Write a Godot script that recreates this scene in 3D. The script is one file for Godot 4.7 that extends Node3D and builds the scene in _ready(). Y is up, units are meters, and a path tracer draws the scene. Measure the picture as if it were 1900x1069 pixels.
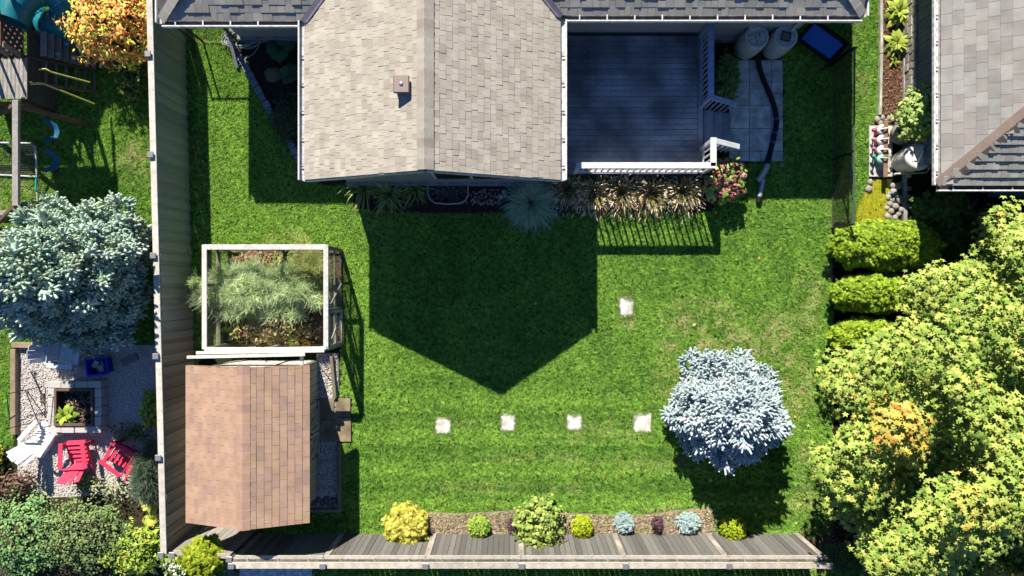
extends Node3D
# A back yard seen straight down from a drone: a gabled house with a deck, lawn, shed, vegetable cage,
# board fences, and the neighbours' yards on both sides.  x runs right, z runs down the picture, y is up.

const CAM_H := 18.2                 # metres from lawn to lens
const LENS := 1267.0                # focal length in photograph pixels (1900 wide)
const SUN_X := 0.366                # metres a shadow runs in x and z per metre of height
const SUN_Z := 1.28

var rng := RandomNumberGenerator.new()
var M := {}
var T := {}
var unit_boxes := {}
var names := {}


func _ready() -> void:
	# camera: a drone hanging over the middle of the yard, looking straight down
	var cam := Camera3D.new()
	cam.name = "camera"
	cam.position = Vector3(0, CAM_H, 0)
	cam.rotation_degrees = Vector3(-90, 0, 0)
	cam.fov = rad_to_deg(2.0 * atan(534.5 / LENS))
	cam.near = 0.1; cam.far = 600.0
	cam.current = true
	add_child(cam)
	var sky := ProceduralSkyMaterial.new()
	sky.sky_top_color = Color(0.033, 0.078, 0.195).linear_to_srgb()
	sky.sky_horizon_color = Color(0.10, 0.15, 0.24).linear_to_srgb()
	sky.sky_curve = 0.12
	sky.ground_bottom_color = Color(0.06, 0.07, 0.05).linear_to_srgb()
	sky.ground_horizon_color = Color(0.16, 0.2, 0.24).linear_to_srgb()
	sky.sun_angle_max = 4.0
	var env := Environment.new()
	env.background_mode = Environment.BG_SKY
	env.sky = Sky.new()
	env.sky.sky_material = sky
	env.tonemap_mode = Environment.TONE_MAPPER_LINEAR
	env.tonemap_exposure = 2.25
	env.sdfgi_enabled = true; env.ssao_enabled = true; env.ssil_enabled = true
	var we := WorldEnvironment.new()
	we.name = "environment"
	we.environment = env
	add_child(we)
	var sun := DirectionalLight3D.new()
	sun.name = "sun"
	sun.light_energy = 1.6
	sun.light_color = Color(1.0, 0.965, 0.9)
	sun.light_angular_distance = 0.5
	sun.shadow_enabled = true
	add_child(sun)
	sun.look_at_from_position(Vector3.ZERO, Vector3(SUN_X, -1.0, SUN_Z), Vector3.UP)

	rng.seed = 20240917
	make_materials()
	ground_cover()
	patio()
	house()
	neighbour_house()
	deck()
	fences()
	shed()
	cage()
	sand_slabs()
	window_well()
	edging_blocks()
	barrels()
	drain_pipe()
	blue_panel()
	right_side()
	left_yard()
	beyond_fence()
	plants()


# ---------------------------------------------------------------- mesh builder
class MB:
	var v := PackedVector3Array()
	var n := PackedVector3Array()
	var c := PackedColorArray()
	var ix := PackedInt32Array()
	var col := Color.WHITE

	func vert(p: Vector3, nn: Vector3) -> int:
		v.append(p); n.append(nn); c.append(col)
		return v.size() - 1

	func tri_o(a: Vector3, b: Vector3, d: Vector3, out: Vector3) -> void:
		var nn := (b - a).cross(d - a)
		if nn.dot(out) < 0.0:
			var t := b
			b = d; d = t; nn = -nn
		nn = nn.normalized()
		var k := vert(a, nn)
		vert(b, nn); vert(d, nn)
		ix.append_array([k, k + 2, k + 1])

	func quad_o(a: Vector3, b: Vector3, d: Vector3, e: Vector3, out: Vector3) -> void:
		var nn := (b - a).cross(d - a)
		if nn.length_squared() < 1e-12:
			nn = (d - a).cross(e - a)
		if nn.dot(out) < 0.0:
			var t := b
			b = e; e = t; nn = -nn
		nn = nn.normalized()
		var k := vert(a, nn)
		vert(b, nn); vert(d, nn); vert(e, nn)
		ix.append_array([k, k + 2, k + 1, k, k + 3, k + 2])

	func box(ctr: Vector3, size: Vector3, B := Basis(), bev := 0.0) -> void:
		var h := size * 0.5
		bev = minf(bev, minf(h.x, minf(h.y, h.z)) * 0.9)
		var r := h - Vector3.ONE * bev
		for k in 3:
			var i := (k + 1) % 3
			var j := (k + 2) % 3
			for s in [-1.0, 1.0]:
				var q: Array[Vector3] = []
				for w in [[-1, -1], [1, -1], [1, 1], [-1, 1]]:
					var p := Vector3()
					p[k] = s * h[k]; p[i] = w[0] * r[i]; p[j] = w[1] * r[j]
					q.append(ctr + B * p)
				var o := Vector3(); o[k] = s
				quad_o(q[0], q[1], q[2], q[3], B * o)
			if bev > 0.0:
				for si in [-1.0, 1.0]:
					for sj in [-1.0, 1.0]:
						var q2: Array[Vector3] = []
						for w in [[0, -1], [0, 1], [1, 1], [1, -1]]:
							var p := Vector3()
							p[k] = w[1] * r[k]
							p[i] = si * (h[i] if w[0] == 0 else r[i])
							p[j] = sj * (r[j] if w[0] == 0 else h[j])
							q2.append(ctr + B * p)
						var o := Vector3(); o[i] = si; o[j] = sj
						quad_o(q2[0], q2[1], q2[2], q2[3], B * o)
		if bev > 0.0:
			for sx in [-1.0, 1.0]:
				for sy in [-1.0, 1.0]:
					for sz in [-1.0, 1.0]:
						tri_o(ctr + B * Vector3(sx * h.x, sy * r.y, sz * r.z), ctr + B * Vector3(sx * r.x, sy * h.y, sz * r.z), ctr + B * Vector3(sx * r.x, sy * r.y, sz * h.z), B * Vector3(sx, sy, sz))

	# a bar from a to b, w wide (horizontal) and t thick
	func bar(a: Vector3, b: Vector3, w: float, t: float, bev := 0.0) -> void:
		box((a + b) * 0.5, Vector3(w, t, a.distance_to(b)), MB.along(b - a), bev)

	static func along(d: Vector3) -> Basis:
		var z := d.normalized()
		var x := Vector3.UP.cross(z)
		x = Vector3.RIGHT if x.length() < 1e-3 else x.normalized()
		return Basis(x, z.cross(x), z)

	func tube(pts: Array, r0: float, sides := 8, r1 := -1.0, caps := true) -> void:
		if r1 < 0.0:
			r1 = r0
		var m := pts.size()
		var first := v.size()
		var prev := Vector3()
		for k in m:
			var d: Vector3 = pts[mini(k + 1, m - 1)] - pts[maxi(k - 1, 0)]
			d = d.normalized()
			var x := prev
			if k == 0:
				x = d.cross(Vector3.UP)
				if x.length() < 0.05:
					x = d.cross(Vector3.RIGHT)
			x = (x - d * x.dot(d)).normalized()
			prev = x
			var y := d.cross(x)
			var r := lerpf(r0, r1, float(k) / maxf(1.0, m - 1))
			for s in sides:
				var a := TAU * s / sides
				var o := x * cos(a) + y * sin(a)
				vert(pts[k] + o * r, o)
		for k in m - 1:
			for s in sides:
				var a := first + k * sides + s
				var b := first + k * sides + (s + 1) % sides
				ix.append_array([a, a + sides, b, b, a + sides, b + sides])
		if caps:
			for e in [0, m - 1]:
				var dd: Vector3 = (pts[0] - pts[1]) if e == 0 else (pts[m - 1] - pts[m - 2])
				for s in range(1, sides - 1):
					tri_o(v[first + e * sides], v[first + e * sides + s], v[first + e * sides + s + 1], dd)

	# profile of (radius, height) going up; open ends
	func lathe(prof: Array, X := Transform3D(), sides := 20) -> void:
		var first := v.size()
		var m := prof.size()
		for k in m:
			var d: Vector2 = prof[mini(k + 1, m - 1)] - prof[maxi(k - 1, 0)]
			var nn := Vector2(d.y, -d.x).normalized()
			for s in sides:
				var a := TAU * s / sides
				vert(X * Vector3(prof[k].x * cos(a), prof[k].y, prof[k].x * sin(a)), (X.basis * Vector3(nn.x * cos(a), nn.y, nn.x * sin(a))).normalized())
		for k in m - 1:
			for s in sides:
				var a := first + k * sides + s
				var b := first + k * sides + (s + 1) % sides
				ix.append_array([a, b, a + sides, b, b + sides, a + sides])

	# a lumpy ellipsoid (stones, cores of shrubs)
	func blob(ctr: Vector3, rad: Vector3, rough: float, sd: int, rings := 6, segs := 9) -> void:
		var f := FastNoiseLite.new()
		f.seed = sd; f.frequency = 0.9
		var first := v.size()
		for k in rings + 1:
			var th := PI * k / rings
			for s in segs:
				var a := TAU * s / segs
				var d := Vector3(sin(th) * cos(a), cos(th), sin(th) * sin(a))
				var w := 1.0 + rough * f.get_noise_3dv(d * 1.3 + Vector3(sd % 17, 0, 0))
				vert(ctr + d * rad * w, (d / rad).normalized())
		for k in rings:
			for s in segs:
				var a := first + k * segs + s
				var b := first + k * segs + (s + 1) % segs
				ix.append_array([a, a + segs, b, b, a + segs, b + segs])

	# a leaf or grass blade: a strip along pts, half-width per point, flat side facing `up`
	func strip(pts: Array, widths: Array, up: Vector3) -> void:
		var first := v.size()
		var m := pts.size()
		for k in m:
			var d: Vector3 = pts[mini(k + 1, m - 1)] - pts[maxi(k - 1, 0)]
			var x := d.cross(up)
			x = Vector3.RIGHT if x.length() < 1e-6 else x.normalized()
			var nn := x.cross(d).normalized()
			vert(pts[k] - x * widths[k], (nn - x * 0.25).normalized())
			vert(pts[k] + x * widths[k], (nn + x * 0.25).normalized())
		for k in m - 1:
			var a := first + k * 2
			ix.append_array([a, a + 2, a + 1, a + 1, a + 2, a + 3])

	func poly_up(pts: PackedVector2Array, y: float) -> void:
		var t := Geometry2D.triangulate_polygon(pts)
		for k in range(0, t.size(), 3):
			tri_o(Vector3(pts[t[k]].x, y, pts[t[k]].y), Vector3(pts[t[k + 1]].x, y, pts[t[k + 1]].y), Vector3(pts[t[k + 2]].x, y, pts[t[k + 2]].y), Vector3.UP)

	func mesh() -> ArrayMesh:
		var a := []
		a.resize(Mesh.ARRAY_MAX)
		a[Mesh.ARRAY_VERTEX] = v; a[Mesh.ARRAY_NORMAL] = n; a[Mesh.ARRAY_COLOR] = c; a[Mesh.ARRAY_INDEX] = ix
		var m := ArrayMesh.new()
		m.add_surface_from_arrays(Mesh.PRIMITIVE_TRIANGLES, a)
		return m


# ---------------------------------------------------------------- helpers
func P(px: float, py: float, h := 0.0) -> Vector3:      # the point of height h that the survey sheet has at (px, py)
	return Vector3((px - 950.0) * (CAM_H - h) / LENS, h, (py - 534.5) * (CAM_H - h) / LENS)

func lin(r: float, g: float, b: float) -> Color:
	return Color(r, g, b)

func rr(a: float, b: float) -> float:
	return rng.randf_range(a, b)

func pick(a: Array) -> Variant:
	return a[rng.randi() % a.size()]

func vary(c: Color, d: float) -> Color:
	var k := 1.0 + rr(-d, d)
	return Color(c.r * k * (1.0 + rr(-d, d) * 0.25), c.g * k, c.b * k * (1.0 + rr(-d, d) * 0.25))

func numbered(called: String) -> String:
	var k: int = names.get(called, 0)
	names[called] = k + 1
	return called if k == 0 else "%s_%03d" % [called, k]

func tag(o: Node, label: String, category: String, group := "") -> Node:
	o.set_meta("label", label); o.set_meta("category", category)
	if group:
		o.set_meta("group", group)
	return o

func thing(called: String, label: String, category: String, at := Vector3.ZERO, turn := 0.0, group := "") -> Node3D:
	var o := Node3D.new()
	o.name = numbered(called)
	o.position = at; o.rotation.y = turn
	add_child(o)
	tag(o, label, category, group)
	return o

func part(parent: Node, called: String, mb: MB, m: Material, at := Transform3D()) -> MeshInstance3D:
	return part_mesh(parent, called, mb.mesh(), m, at)

func part_mesh(parent: Node, called: String, me: Mesh, m: Material, at := Transform3D()) -> MeshInstance3D:
	var o := MeshInstance3D.new()
	o.name = called if parent != self else numbered(called)
	o.mesh = me
	o.material_override = m
	o.transform = at
	parent.add_child(o, true)
	return o

func solo(called: String, label: String, category: String, mb: MB, m: Material, at := Transform3D(), group := "") -> MeshInstance3D:
	var o := part(self, called, mb, m, at)
	tag(o, label, category, group)
	return o

func setting(called: String, mb: MB, m: Material) -> MeshInstance3D:
	var o := part(self, called, mb, m)
	o.set_meta("kind", "structure")
	return o

func unit_box(c: Color) -> Mesh:
	var key := c.to_html()
	if not unit_boxes.has(key):
		var b := MB.new()
		b.col = c
		b.box(Vector3.ZERO, Vector3.ONE)
		unit_boxes[key] = b.mesh()
	return unit_boxes[key]

func slab_at(ctr: Vector3, size: Vector3, B := Basis()) -> Transform3D:
	return Transform3D(B * Basis.from_scale(size), ctr)

# alike pieces: the first `limit` as meshes of their own, the rest as one part
func pieces(parent: Node, called: String, list: Array, m: Material, limit := 300) -> void:
	for k in mini(limit, list.size()):
		part_mesh(parent, called, unit_box(list[k][1]), m, list[k][0])
	if list.size() > limit:
		var xs: Array[Transform3D] = []
		var cs := PackedColorArray()
		for k in range(limit, list.size()):
			xs.append(list[k][0]); cs.append(list[k][1])
		copies(parent, called + "_field", unit_box(Color.WHITE), m, xs, cs, "stuff")

func copies(parent: Node, called: String, me: Mesh, m: Material, xs: Array[Transform3D], cs: PackedColorArray, kind := "") -> MultiMeshInstance3D:
	var mm := MultiMesh.new()
	mm.transform_format = MultiMesh.TRANSFORM_3D
	mm.use_colors = true
	mm.mesh = me
	mm.instance_count = xs.size()
	for k in xs.size():
		mm.set_instance_transform(k, xs[k])
		mm.set_instance_color(k, cs[k])
	var o := MultiMeshInstance3D.new()
	o.name = called if parent != self else numbered(called)
	o.multimesh = mm
	o.material_override = m
	if kind:
		o.set_meta("kind", kind)
	parent.add_child(o, true)
	return o

func basis_up(nn: Vector3, spin: float) -> Basis:         # y along nn, turned by spin
	var y := nn.normalized()
	var x := y.cross(Vector3(0.31, 0.2, 0.93))
	if x.length() < 0.05:
		x = y.cross(Vector3.RIGHT)
	x = x.normalized().rotated(y, spin)
	return Basis(x, y, x.cross(y))

func ball() -> Vector3:
	while true:
		var p := Vector3(rr(-1, 1), rr(-1, 1), rr(-1, 1))
		if p.length_squared() <= 1.0:
			return p
	return Vector3.ZERO

func px_poly(a: Array) -> PackedVector2Array:             # flat list of survey-sheet pairs -> ground polygon
	var out := PackedVector2Array()
	for k in range(0, a.size(), 2):
		var p := P(a[k], a[k + 1])
		out.append(Vector2(p.x, p.z))
	return out

func sheet(called: String, a: Array, y: float, c: Color, m: Material) -> MeshInstance3D:
	var b := MB.new()
	b.col = c
	b.poly_up(px_poly(a), y)
	return setting(called, b, m)

func in_poly(p: Vector2, polys: Array) -> bool:
	for q in polys:
		if Geometry2D.is_point_in_polygon(p, q):
			return true
	return false


# ---------------------------------------------------------------- materials
func noise_tex(sd: int, freq: float, lo: float, hi: float, kind := FastNoiseLite.TYPE_SIMPLEX_SMOOTH, oct := 4) -> NoiseTexture2D:
	var f := FastNoiseLite.new()
	f.seed = sd; f.frequency = freq; f.noise_type = kind; f.fractal_octaves = oct
	var g := Gradient.new()
	g.set_color(0, Color(lo, lo, lo)); g.set_color(1, Color(hi, hi, hi))
	var t := NoiseTexture2D.new()
	t.width = 512; t.height = 512; t.seamless = true; t.noise = f; t.color_ramp = g
	return t

func mat(rough: float, tex: Texture2D, sc: Vector3, tex2: Texture2D = null, sc2 := Vector3.ONE, bump := 0.0) -> StandardMaterial3D:
	var m := StandardMaterial3D.new()
	m.vertex_color_use_as_albedo = true
	m.roughness = rough
	m.metallic_specular = 0.3
	if tex:
		m.albedo_texture = tex
		m.uv1_triplanar = true; m.uv1_world_triplanar = true
		m.uv1_scale = sc
		if bump > 0.0:
			m.heightmap_enabled = true; m.heightmap_texture = tex; m.heightmap_scale = bump
	if tex2:
		m.detail_enabled = true
		m.detail_blend_mode = BaseMaterial3D.BLEND_MODE_MUL
		m.detail_albedo = tex2
		m.detail_uv_layer = BaseMaterial3D.DETAIL_UV_2
		m.uv2_triplanar = true; m.uv2_world_triplanar = true
		m.uv2_scale = sc2
	return m

func leafy(back: float, rough := 0.55) -> StandardMaterial3D:
	var m := StandardMaterial3D.new()
	m.vertex_color_use_as_albedo = true
	m.roughness = rough
	m.metallic_specular = 0.25
	m.cull_mode = BaseMaterial3D.CULL_DISABLED
	if back > 0.0:
		m.backlight_enabled = true
		m.backlight = Color(back, back, back * 0.6)
	return m

func make_materials() -> void:
	T.fine = noise_tex(3, 0.06, 0.74, 1.0)
	T.blotch = noise_tex(7, 0.012, 0.84, 1.0)
	T.grain = noise_tex(11, 0.03, 0.66, 1.0, FastNoiseLite.TYPE_SIMPLEX, 5)
	T.granule = noise_tex(17, 0.22, 0.78, 1.0, FastNoiseLite.TYPE_VALUE, 2)
	T.stain = noise_tex(23, 0.008, 0.68, 1.0, FastNoiseLite.TYPE_SIMPLEX_SMOOTH, 5)
	M.wood_x = mat(0.85, T.grain, Vector3(0.5, 7, 7), T.blotch, Vector3(0.5, 0.5, 0.5), 0.25)
	T.streak = noise_tex(29, 0.06, 0.58, 1.0, FastNoiseLite.TYPE_SIMPLEX, 5)
	M.wood_y = mat(0.85, T.grain, Vector3(7, 0.5, 7), T.stain, Vector3(0.8, 0.3, 0.8), 0.25)
	M.fence = mat(0.9, T.streak, Vector3(15, 0.35, 15), T.fine, Vector3(1.5, 0.6, 1.5), 0.3)
	M.wood_z = mat(0.85, T.grain, Vector3(7, 7, 0.5), T.blotch, Vector3(0.5, 0.5, 0.5), 0.25)
	M.shingle = mat(0.95, T.granule, Vector3(5, 5, 5), T.blotch, Vector3(0.35, 0.35, 0.35), 0.2)
	M.stone = mat(0.9, T.fine, Vector3(1.7, 1.7, 1.7), T.granule, Vector3(4, 4, 4), 0.4)
	M.stucco = mat(0.95, T.granule, Vector3(2.5, 2.5, 2.5), T.fine, Vector3(0.9, 0.9, 0.9), 0.9)
	M.concrete = mat(0.9, T.granule, Vector3(4, 4, 4), T.stain, Vector3(0.6, 0.6, 0.6), 0.1)
	M.soil = mat(1.0, T.granule, Vector3(2.2, 2.2, 2.2), T.fine, Vector3(0.6, 0.6, 0.6), 1.5)
	M.paint = mat(0.5, T.blotch, Vector3(0.7, 0.7, 0.7))
	M.white = mat(0.4, T.stain, Vector3(1.5, 1.5, 1.5))
	T.wear = noise_tex(37, 0.007, 0.5, 1.0, FastNoiseLite.TYPE_SIMPLEX_SMOOTH, 4)
	T.weather = noise_tex(53, 0.07, 0.30, 1.0, FastNoiseLite.TYPE_SIMPLEX, 5)
	M.fence_grey = mat(0.9, T.weather, Vector3(13, 0.5, 13), T.fine, Vector3(1.5, 0.6, 1.5), 0.3)
	M.deck = mat(0.6, T.grain, Vector3(0.4, 6, 6), T.wear, Vector3(0.17, 0.17, 0.17), 0.1)
	M.plastic = mat(0.38, T.blotch, Vector3(1.1, 1.1, 1.1))
	M.rubber = mat(0.55, T.fine, Vector3(2, 2, 2))
	M.metal = mat(0.45, T.fine, Vector3(1.5, 1.5, 1.5))
	M.metal.metallic = 0.5
	M.leaf = leafy(0.36)
	M.grass = leafy(0.5, 0.6)
	M.needle = leafy(0.0, 0.7)
	M.ground = mat(1.0, T.granule, Vector3(1.5, 1.5, 1.5), T.stain, Vector3(0.2, 0.2, 0.2), 1.0)


# ---------------------------------------------------------------- leaf shapes
func leaf_mesh(w: float, bend := 0.12) -> Mesh:            # ovate leaf one unit long, from the origin along -z
	var b := MB.new()
	b.strip([Vector3(0, 0, 0), Vector3(0, bend * 0.6, -0.3), Vector3(0, bend, -0.62), Vector3(0, bend * 0.3, -1.0)], [0.05 * w, 0.5 * w, 0.42 * w, 0.02], Vector3.UP)
	return b.mesh()

func lobed_leaf_mesh() -> Mesh:                            # five-lobed maple leaf about one unit across
	var b := MB.new()
	var rim: Array[Vector3] = []
	var rad := [0.18, 0.42, 0.26, 0.56, 0.28, 0.62, 0.28, 0.56, 0.26, 0.42, 0.18]
	for k in 11:
		var a := deg_to_rad(-150.0 + 30.0 * k)
		rim.append(Vector3(sin(a) * rad[k], -0.16 * rad[k] * rad[k] * 3.0 + 0.03 * (k % 2), -cos(a) * rad[k]))
	for k in 10:
		b.tri_o(Vector3(0, 0.03, 0), rim[k], rim[k + 1], Vector3.UP)
	return b.mesh()

func spray_mesh(sd: int) -> Mesh:                          # flat fan of scale foliage (cedar), one unit long
	var g := RandomNumberGenerator.new()
	g.seed = sd
	var b := MB.new()
	for k in 7:
		var a := (k - 3) * 0.33 + g.randf_range(-0.1, 0.1)
		var l := g.randf_range(0.65, 1.0) * (1.0 - absf(k - 3.0) * 0.09)
		var d := Vector3(sin(a), g.randf_range(-0.12, 0.25), -cos(a))
		b.strip([Vector3(), d * l * 0.5 + Vector3(0, 0.05, 0), d * l], [0.03, 0.085, 0.015], Vector3(g.randf_range(-0.6, 0.6), 1, g.randf_range(-0.6, 0.6)))
	return b.mesh()

func tuft_mesh(sd: int, blades: int, rad: float, h: float, w: float) -> Mesh:
	var g := RandomNumberGenerator.new()
	g.seed = sd
	var b := MB.new()
	for k in blades:
		var a := g.randf() * TAU
		var r := sqrt(g.randf()) * rad
		var o := Vector3(cos(a) * r, 0, sin(a) * r)
		var l := g.randf() * TAU
		var tip := o + Vector3(cos(l), 0, sin(l)) * h * g.randf_range(0.25, 1.0) + Vector3(0, h * g.randf_range(0.55, 1.0), 0)
		b.strip([o, tip], [w, w * 0.25], Vector3(g.randf_range(-0.5, 0.5), 1, g.randf_range(-0.5, 0.5)))
	return b.mesh()

func finger_mesh(sd: int) -> Mesh:                         # one needled spruce shoot along +y, one unit long
	var g := RandomNumberGenerator.new()
	g.seed = sd
	var b := MB.new()
	b.tube([Vector3(0, 0, 0), Vector3(0, 0.35, 0), Vector3(0, 0.8, 0), Vector3(0, 0.97, 0)], 0.075, 5, 0.05)
	for k in 44:
		var y := 0.04 + 0.93 * k / 44.0
		var a := k * 2.4 + g.randf_range(-0.3, 0.3)
		var o := Vector3(cos(a), 0.75, sin(a)).normalized()
		b.strip([Vector3(0, y, 0) + o * 0.04, Vector3(0, y, 0) + o * g.randf_range(0.17, 0.24) * (1.15 - 0.5 * y)], [0.026, 0.008], Vector3(0, 1, 0))
	return b.mesh()

func sprig_mesh(sd: int) -> Mesh:                          # whorl of shoots spreading from a twig along +y, one unit
	var g := RandomNumberGenerator.new()
	g.seed = sd
	var b := MB.new()
	var shoots := 5
	for s in shoots + 1:
		var a := TAU * s / shoots + g.randf_range(-0.3, 0.3)
		var lean := 0.0 if s == shoots else g.randf_range(0.5, 0.95)
		var d := Vector3(cos(a) * sin(lean), cos(lean), sin(a) * sin(lean))
		var base := Vector3(0, 0.32 if s == shoots else g.randf_range(0.0, 0.3), 0)
		var l := g.randf_range(0.55, 0.75)
		b.tube([base, base + d * l * 0.5, base + d * l * 0.96], 0.115, 7, 0.075)
		var x := d.cross(Vector3(0.3, 0.2, 0.9)).normalized()
		for k in 22:
			var t := (k + 1) / 22.0
			var o := (x.rotated(d, k * 2.4) + d * 0.85).normalized()
			var q := base + d * l * t * 0.93
			b.strip([q, q + o * g.randf_range(0.12, 0.16) * (1.15 - 0.4 * t)], [0.028, 0.01], d)
	return b.mesh()


# ---------------------------------------------------------------- ground, lawn, beds
var lawn_in := []
var lawn_out := []

func ground_cover() -> void:
	var g := MB.new()
	g.col = lin(0.03, 0.04, 0.014)
	for i in range(-4, 4):
		for j in range(-4, 4):
			g.quad_o(Vector3(i * 80, 0, j * 80), Vector3(i * 80 + 80, 0, j * 80), Vector3(i * 80 + 80, 0, j * 80 + 80), Vector3(i * 80, 0, j * 80 + 80), Vector3.UP)
	setting("ground", g, M.ground)
	var mulch := lin(0.10, 0.065, 0.045)
	var dry := lin(0.52, 0.42, 0.29)
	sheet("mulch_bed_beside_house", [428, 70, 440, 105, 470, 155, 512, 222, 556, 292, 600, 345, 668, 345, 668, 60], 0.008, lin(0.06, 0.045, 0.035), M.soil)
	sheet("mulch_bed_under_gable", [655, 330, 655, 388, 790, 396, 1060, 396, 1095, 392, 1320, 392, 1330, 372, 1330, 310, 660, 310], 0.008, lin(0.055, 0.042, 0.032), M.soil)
	sheet("dry_mulch_bed_by_fence", [796, 949, 850, 952, 915, 949, 975, 944, 1040, 951, 1150, 955, 1215, 953, 1255, 946, 1320, 940, 1330, 1010, 700, 1010, 745, 985], 0.008, dry, M.soil)
	sheet("leaf_litter", [1480, 985, 1560, 960, 1640, 1080, 1480, 1080], 0.008, lin(0.15, 0.09, 0.06), M.soil)
	sheet("cage_soil", [428, 466, 640, 466, 640, 645, 428, 645], 0.008, lin(0.24, 0.17, 0.11), M.soil)
	sheet("hedge_bed", [1545, 412, 1650, 400, 1700, 335, 2050, 335, 2050, 1150, 1545, 1000], 0.008, lin(0.035, 0.026, 0.02), M.soil)
	sheet("bark_mulch_bed", [1638, -60, 1688, -60, 1688, 228, 1638, 215], 0.008, lin(0.24, 0.13, 0.085), M.soil)
	sheet("neighbour_border_soil", [250, 640, 352, 640, 352, 1010, 250, 930], 0.006, lin(0.09, 0.07, 0.045), M.soil)
	sheet("shrub_border_soil", [-80, 905, 352, 905, 352, 1030, 470, 1040, 470, 1120, -80, 1120], 0.010, lin(0.07, 0.055, 0.035), M.soil)
	sheet("gravel_patio", [33, 640, 292, 640, 300, 900, 250, 915, 60, 925, 33, 905], 0.012, lin(0.78, 0.72, 0.68), M.soil)
	sheet("shed_gravel_strip", [588, 655, 628, 655, 630, 944, 560, 944], 0.012, lin(0.4, 0.39, 0.38), M.soil)
	sheet("worn_soil_patch", [1668, 478, 1700, 480, 1702, 550, 1640, 545], 0.014, lin(0.3, 0.2, 0.13), M.soil)
	lawn_in = [
		px_poly([348, 38, 1548, 38, 1548, 420, 1546, 985, 1500, 1000, 345, 1000]),
		px_poly([1548, -60, 1636, -60, 1636, 215, 1612, 235, 1612, 335, 1600, 412, 1548, 412]),
		px_poly([-90, -60, 354, -60, 354, 640, 25, 640, 25, 830, -90, 830]), px_poly([340, 1010, 1600, 1010, 1600, 1120, 470, 1120]),
		px_poly([1668, 492, 1702, 492, 1702, 550, 1655, 550]),
	]
	lawn_out = [
		px_poly([420, 40, 440, 105, 470, 155, 512, 222, 556, 292, 600, 345, 655, 345, 655, 388, 790, 396, 1060, 396, 1095, 392, 1320, 392, 1332, 372, 1345, 305, 1453, 301, 1453, 40]),
		px_poly([440, 466, 636, 466, 636, 645, 440, 645]), px_poly([370, 645, 632, 645, 632, 738, 653, 738, 653, 820, 634, 820, 634, 946, 580, 946, 580, 960, 370, 960]),
		px_poly([796, 949, 850, 952, 915, 949, 975, 944, 1040, 951, 1150, 955, 1215, 953, 1255, 946, 1320, 940, 1330, 1010, 790, 1010]),
		px_poly([1545, 418, 1660, 418, 1660, 480, 1640, 520, 1640, 1000, 1545, 1000]),
	]
	for q in sand_squares:
		lawn_out.append(px_poly([q[0] - q[2] + 2, q[1] - q[3] + 3, q[0] + q[2] - 1, q[1] - q[3] + 2, q[0] + q[2] - 3, q[1] + q[3] - 3, q[0] - q[2] + 2, q[1] + q[3] - 1]))
	lawn()
	var chips: Array[Transform3D] = []
	var tint := PackedColorArray()
	scatter_chips(chips, tint, px_poly([1638, -40, 1688, -40, 1688, 228, 1638, 215]), 2600, [lin(0.3, 0.16, 0.1), lin(0.2, 0.1, 0.065), lin(0.38, 0.24, 0.16)])
	scatter_chips(chips, tint, px_poly([796, 951, 850, 954, 915, 951, 975, 947, 1040, 953, 1150, 957, 1215, 955, 1255, 950, 1330, 945, 1330, 1005, 790, 1005]), 4200, [lin(0.58, 0.47, 0.33), lin(0.44, 0.34, 0.23), lin(0.68, 0.56, 0.42), lin(0.30, 0.22, 0.14), lin(0.3, 0.36, 0.12)])
	scatter_chips(chips, tint, px_poly([1480, 985, 1560, 960, 1640, 1060, 1480, 1060]), 900, [lin(0.2, 0.1, 0.06), lin(0.32, 0.2, 0.12)])
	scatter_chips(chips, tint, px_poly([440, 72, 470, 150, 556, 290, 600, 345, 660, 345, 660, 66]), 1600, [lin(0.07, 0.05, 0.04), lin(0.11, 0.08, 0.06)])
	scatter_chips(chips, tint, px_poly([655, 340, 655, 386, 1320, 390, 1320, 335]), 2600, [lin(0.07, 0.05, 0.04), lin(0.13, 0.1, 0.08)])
	scatter_chips(chips, tint, px_poly([430, 468, 640, 468, 640, 645, 430, 645]), 2200, [lin(0.34, 0.24, 0.16), lin(0.2, 0.14, 0.09), lin(0.42, 0.31, 0.2), lin(0.2, 0.22, 0.08)])
	scatter_chips(chips, tint, px_poly([1560, 412, 1700, 345, 1950, 345, 1950, 600, 1560, 800]), 1500, [lin(0.05, 0.035, 0.025), lin(0.08, 0.06, 0.045)])
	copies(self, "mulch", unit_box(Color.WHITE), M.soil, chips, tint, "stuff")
	var st: Array[Transform3D] = []
	var stc := PackedColorArray()
	var grey := [lin(0.88, 0.82, 0.78), lin(0.8, 0.74, 0.7), lin(0.92, 0.88, 0.84), lin(0.5, 0.43, 0.4), lin(0.86, 0.75, 0.69), lin(0.85, 0.8, 0.77)]
	scatter_stones(st, stc, px_poly([35, 643, 290, 643, 298, 900, 250, 912, 60, 922, 35, 905]), 15000, 0.011, 0.024, grey)
	scatter_stones(st, stc, px_poly([588, 657, 626, 657, 629, 942, 570, 942]), 5200, 0.012, 0.026, grey)
	scatter_stones(st, stc, px_poly([796, 342, 868, 342, 868, 378, 796, 378]), 520, 0.015, 0.035, [lin(0.3, 0.26, 0.22), lin(0.18, 0.15, 0.13)])
	scatter_stones(st, stc, px_poly([872, 352, 930, 352, 930, 380, 872, 380]), 130, 0.02, 0.045, [lin(0.45, 0.4, 0.34), lin(0.3, 0.27, 0.24)])
	var pb := MB.new()
	pb.blob(Vector3.ZERO, Vector3(1, 0.7, 0.85), 0.35, 5, 4, 6)
	copies(self, "gravel", pb.mesh(), M.stone, st, stc, "stuff")

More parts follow.
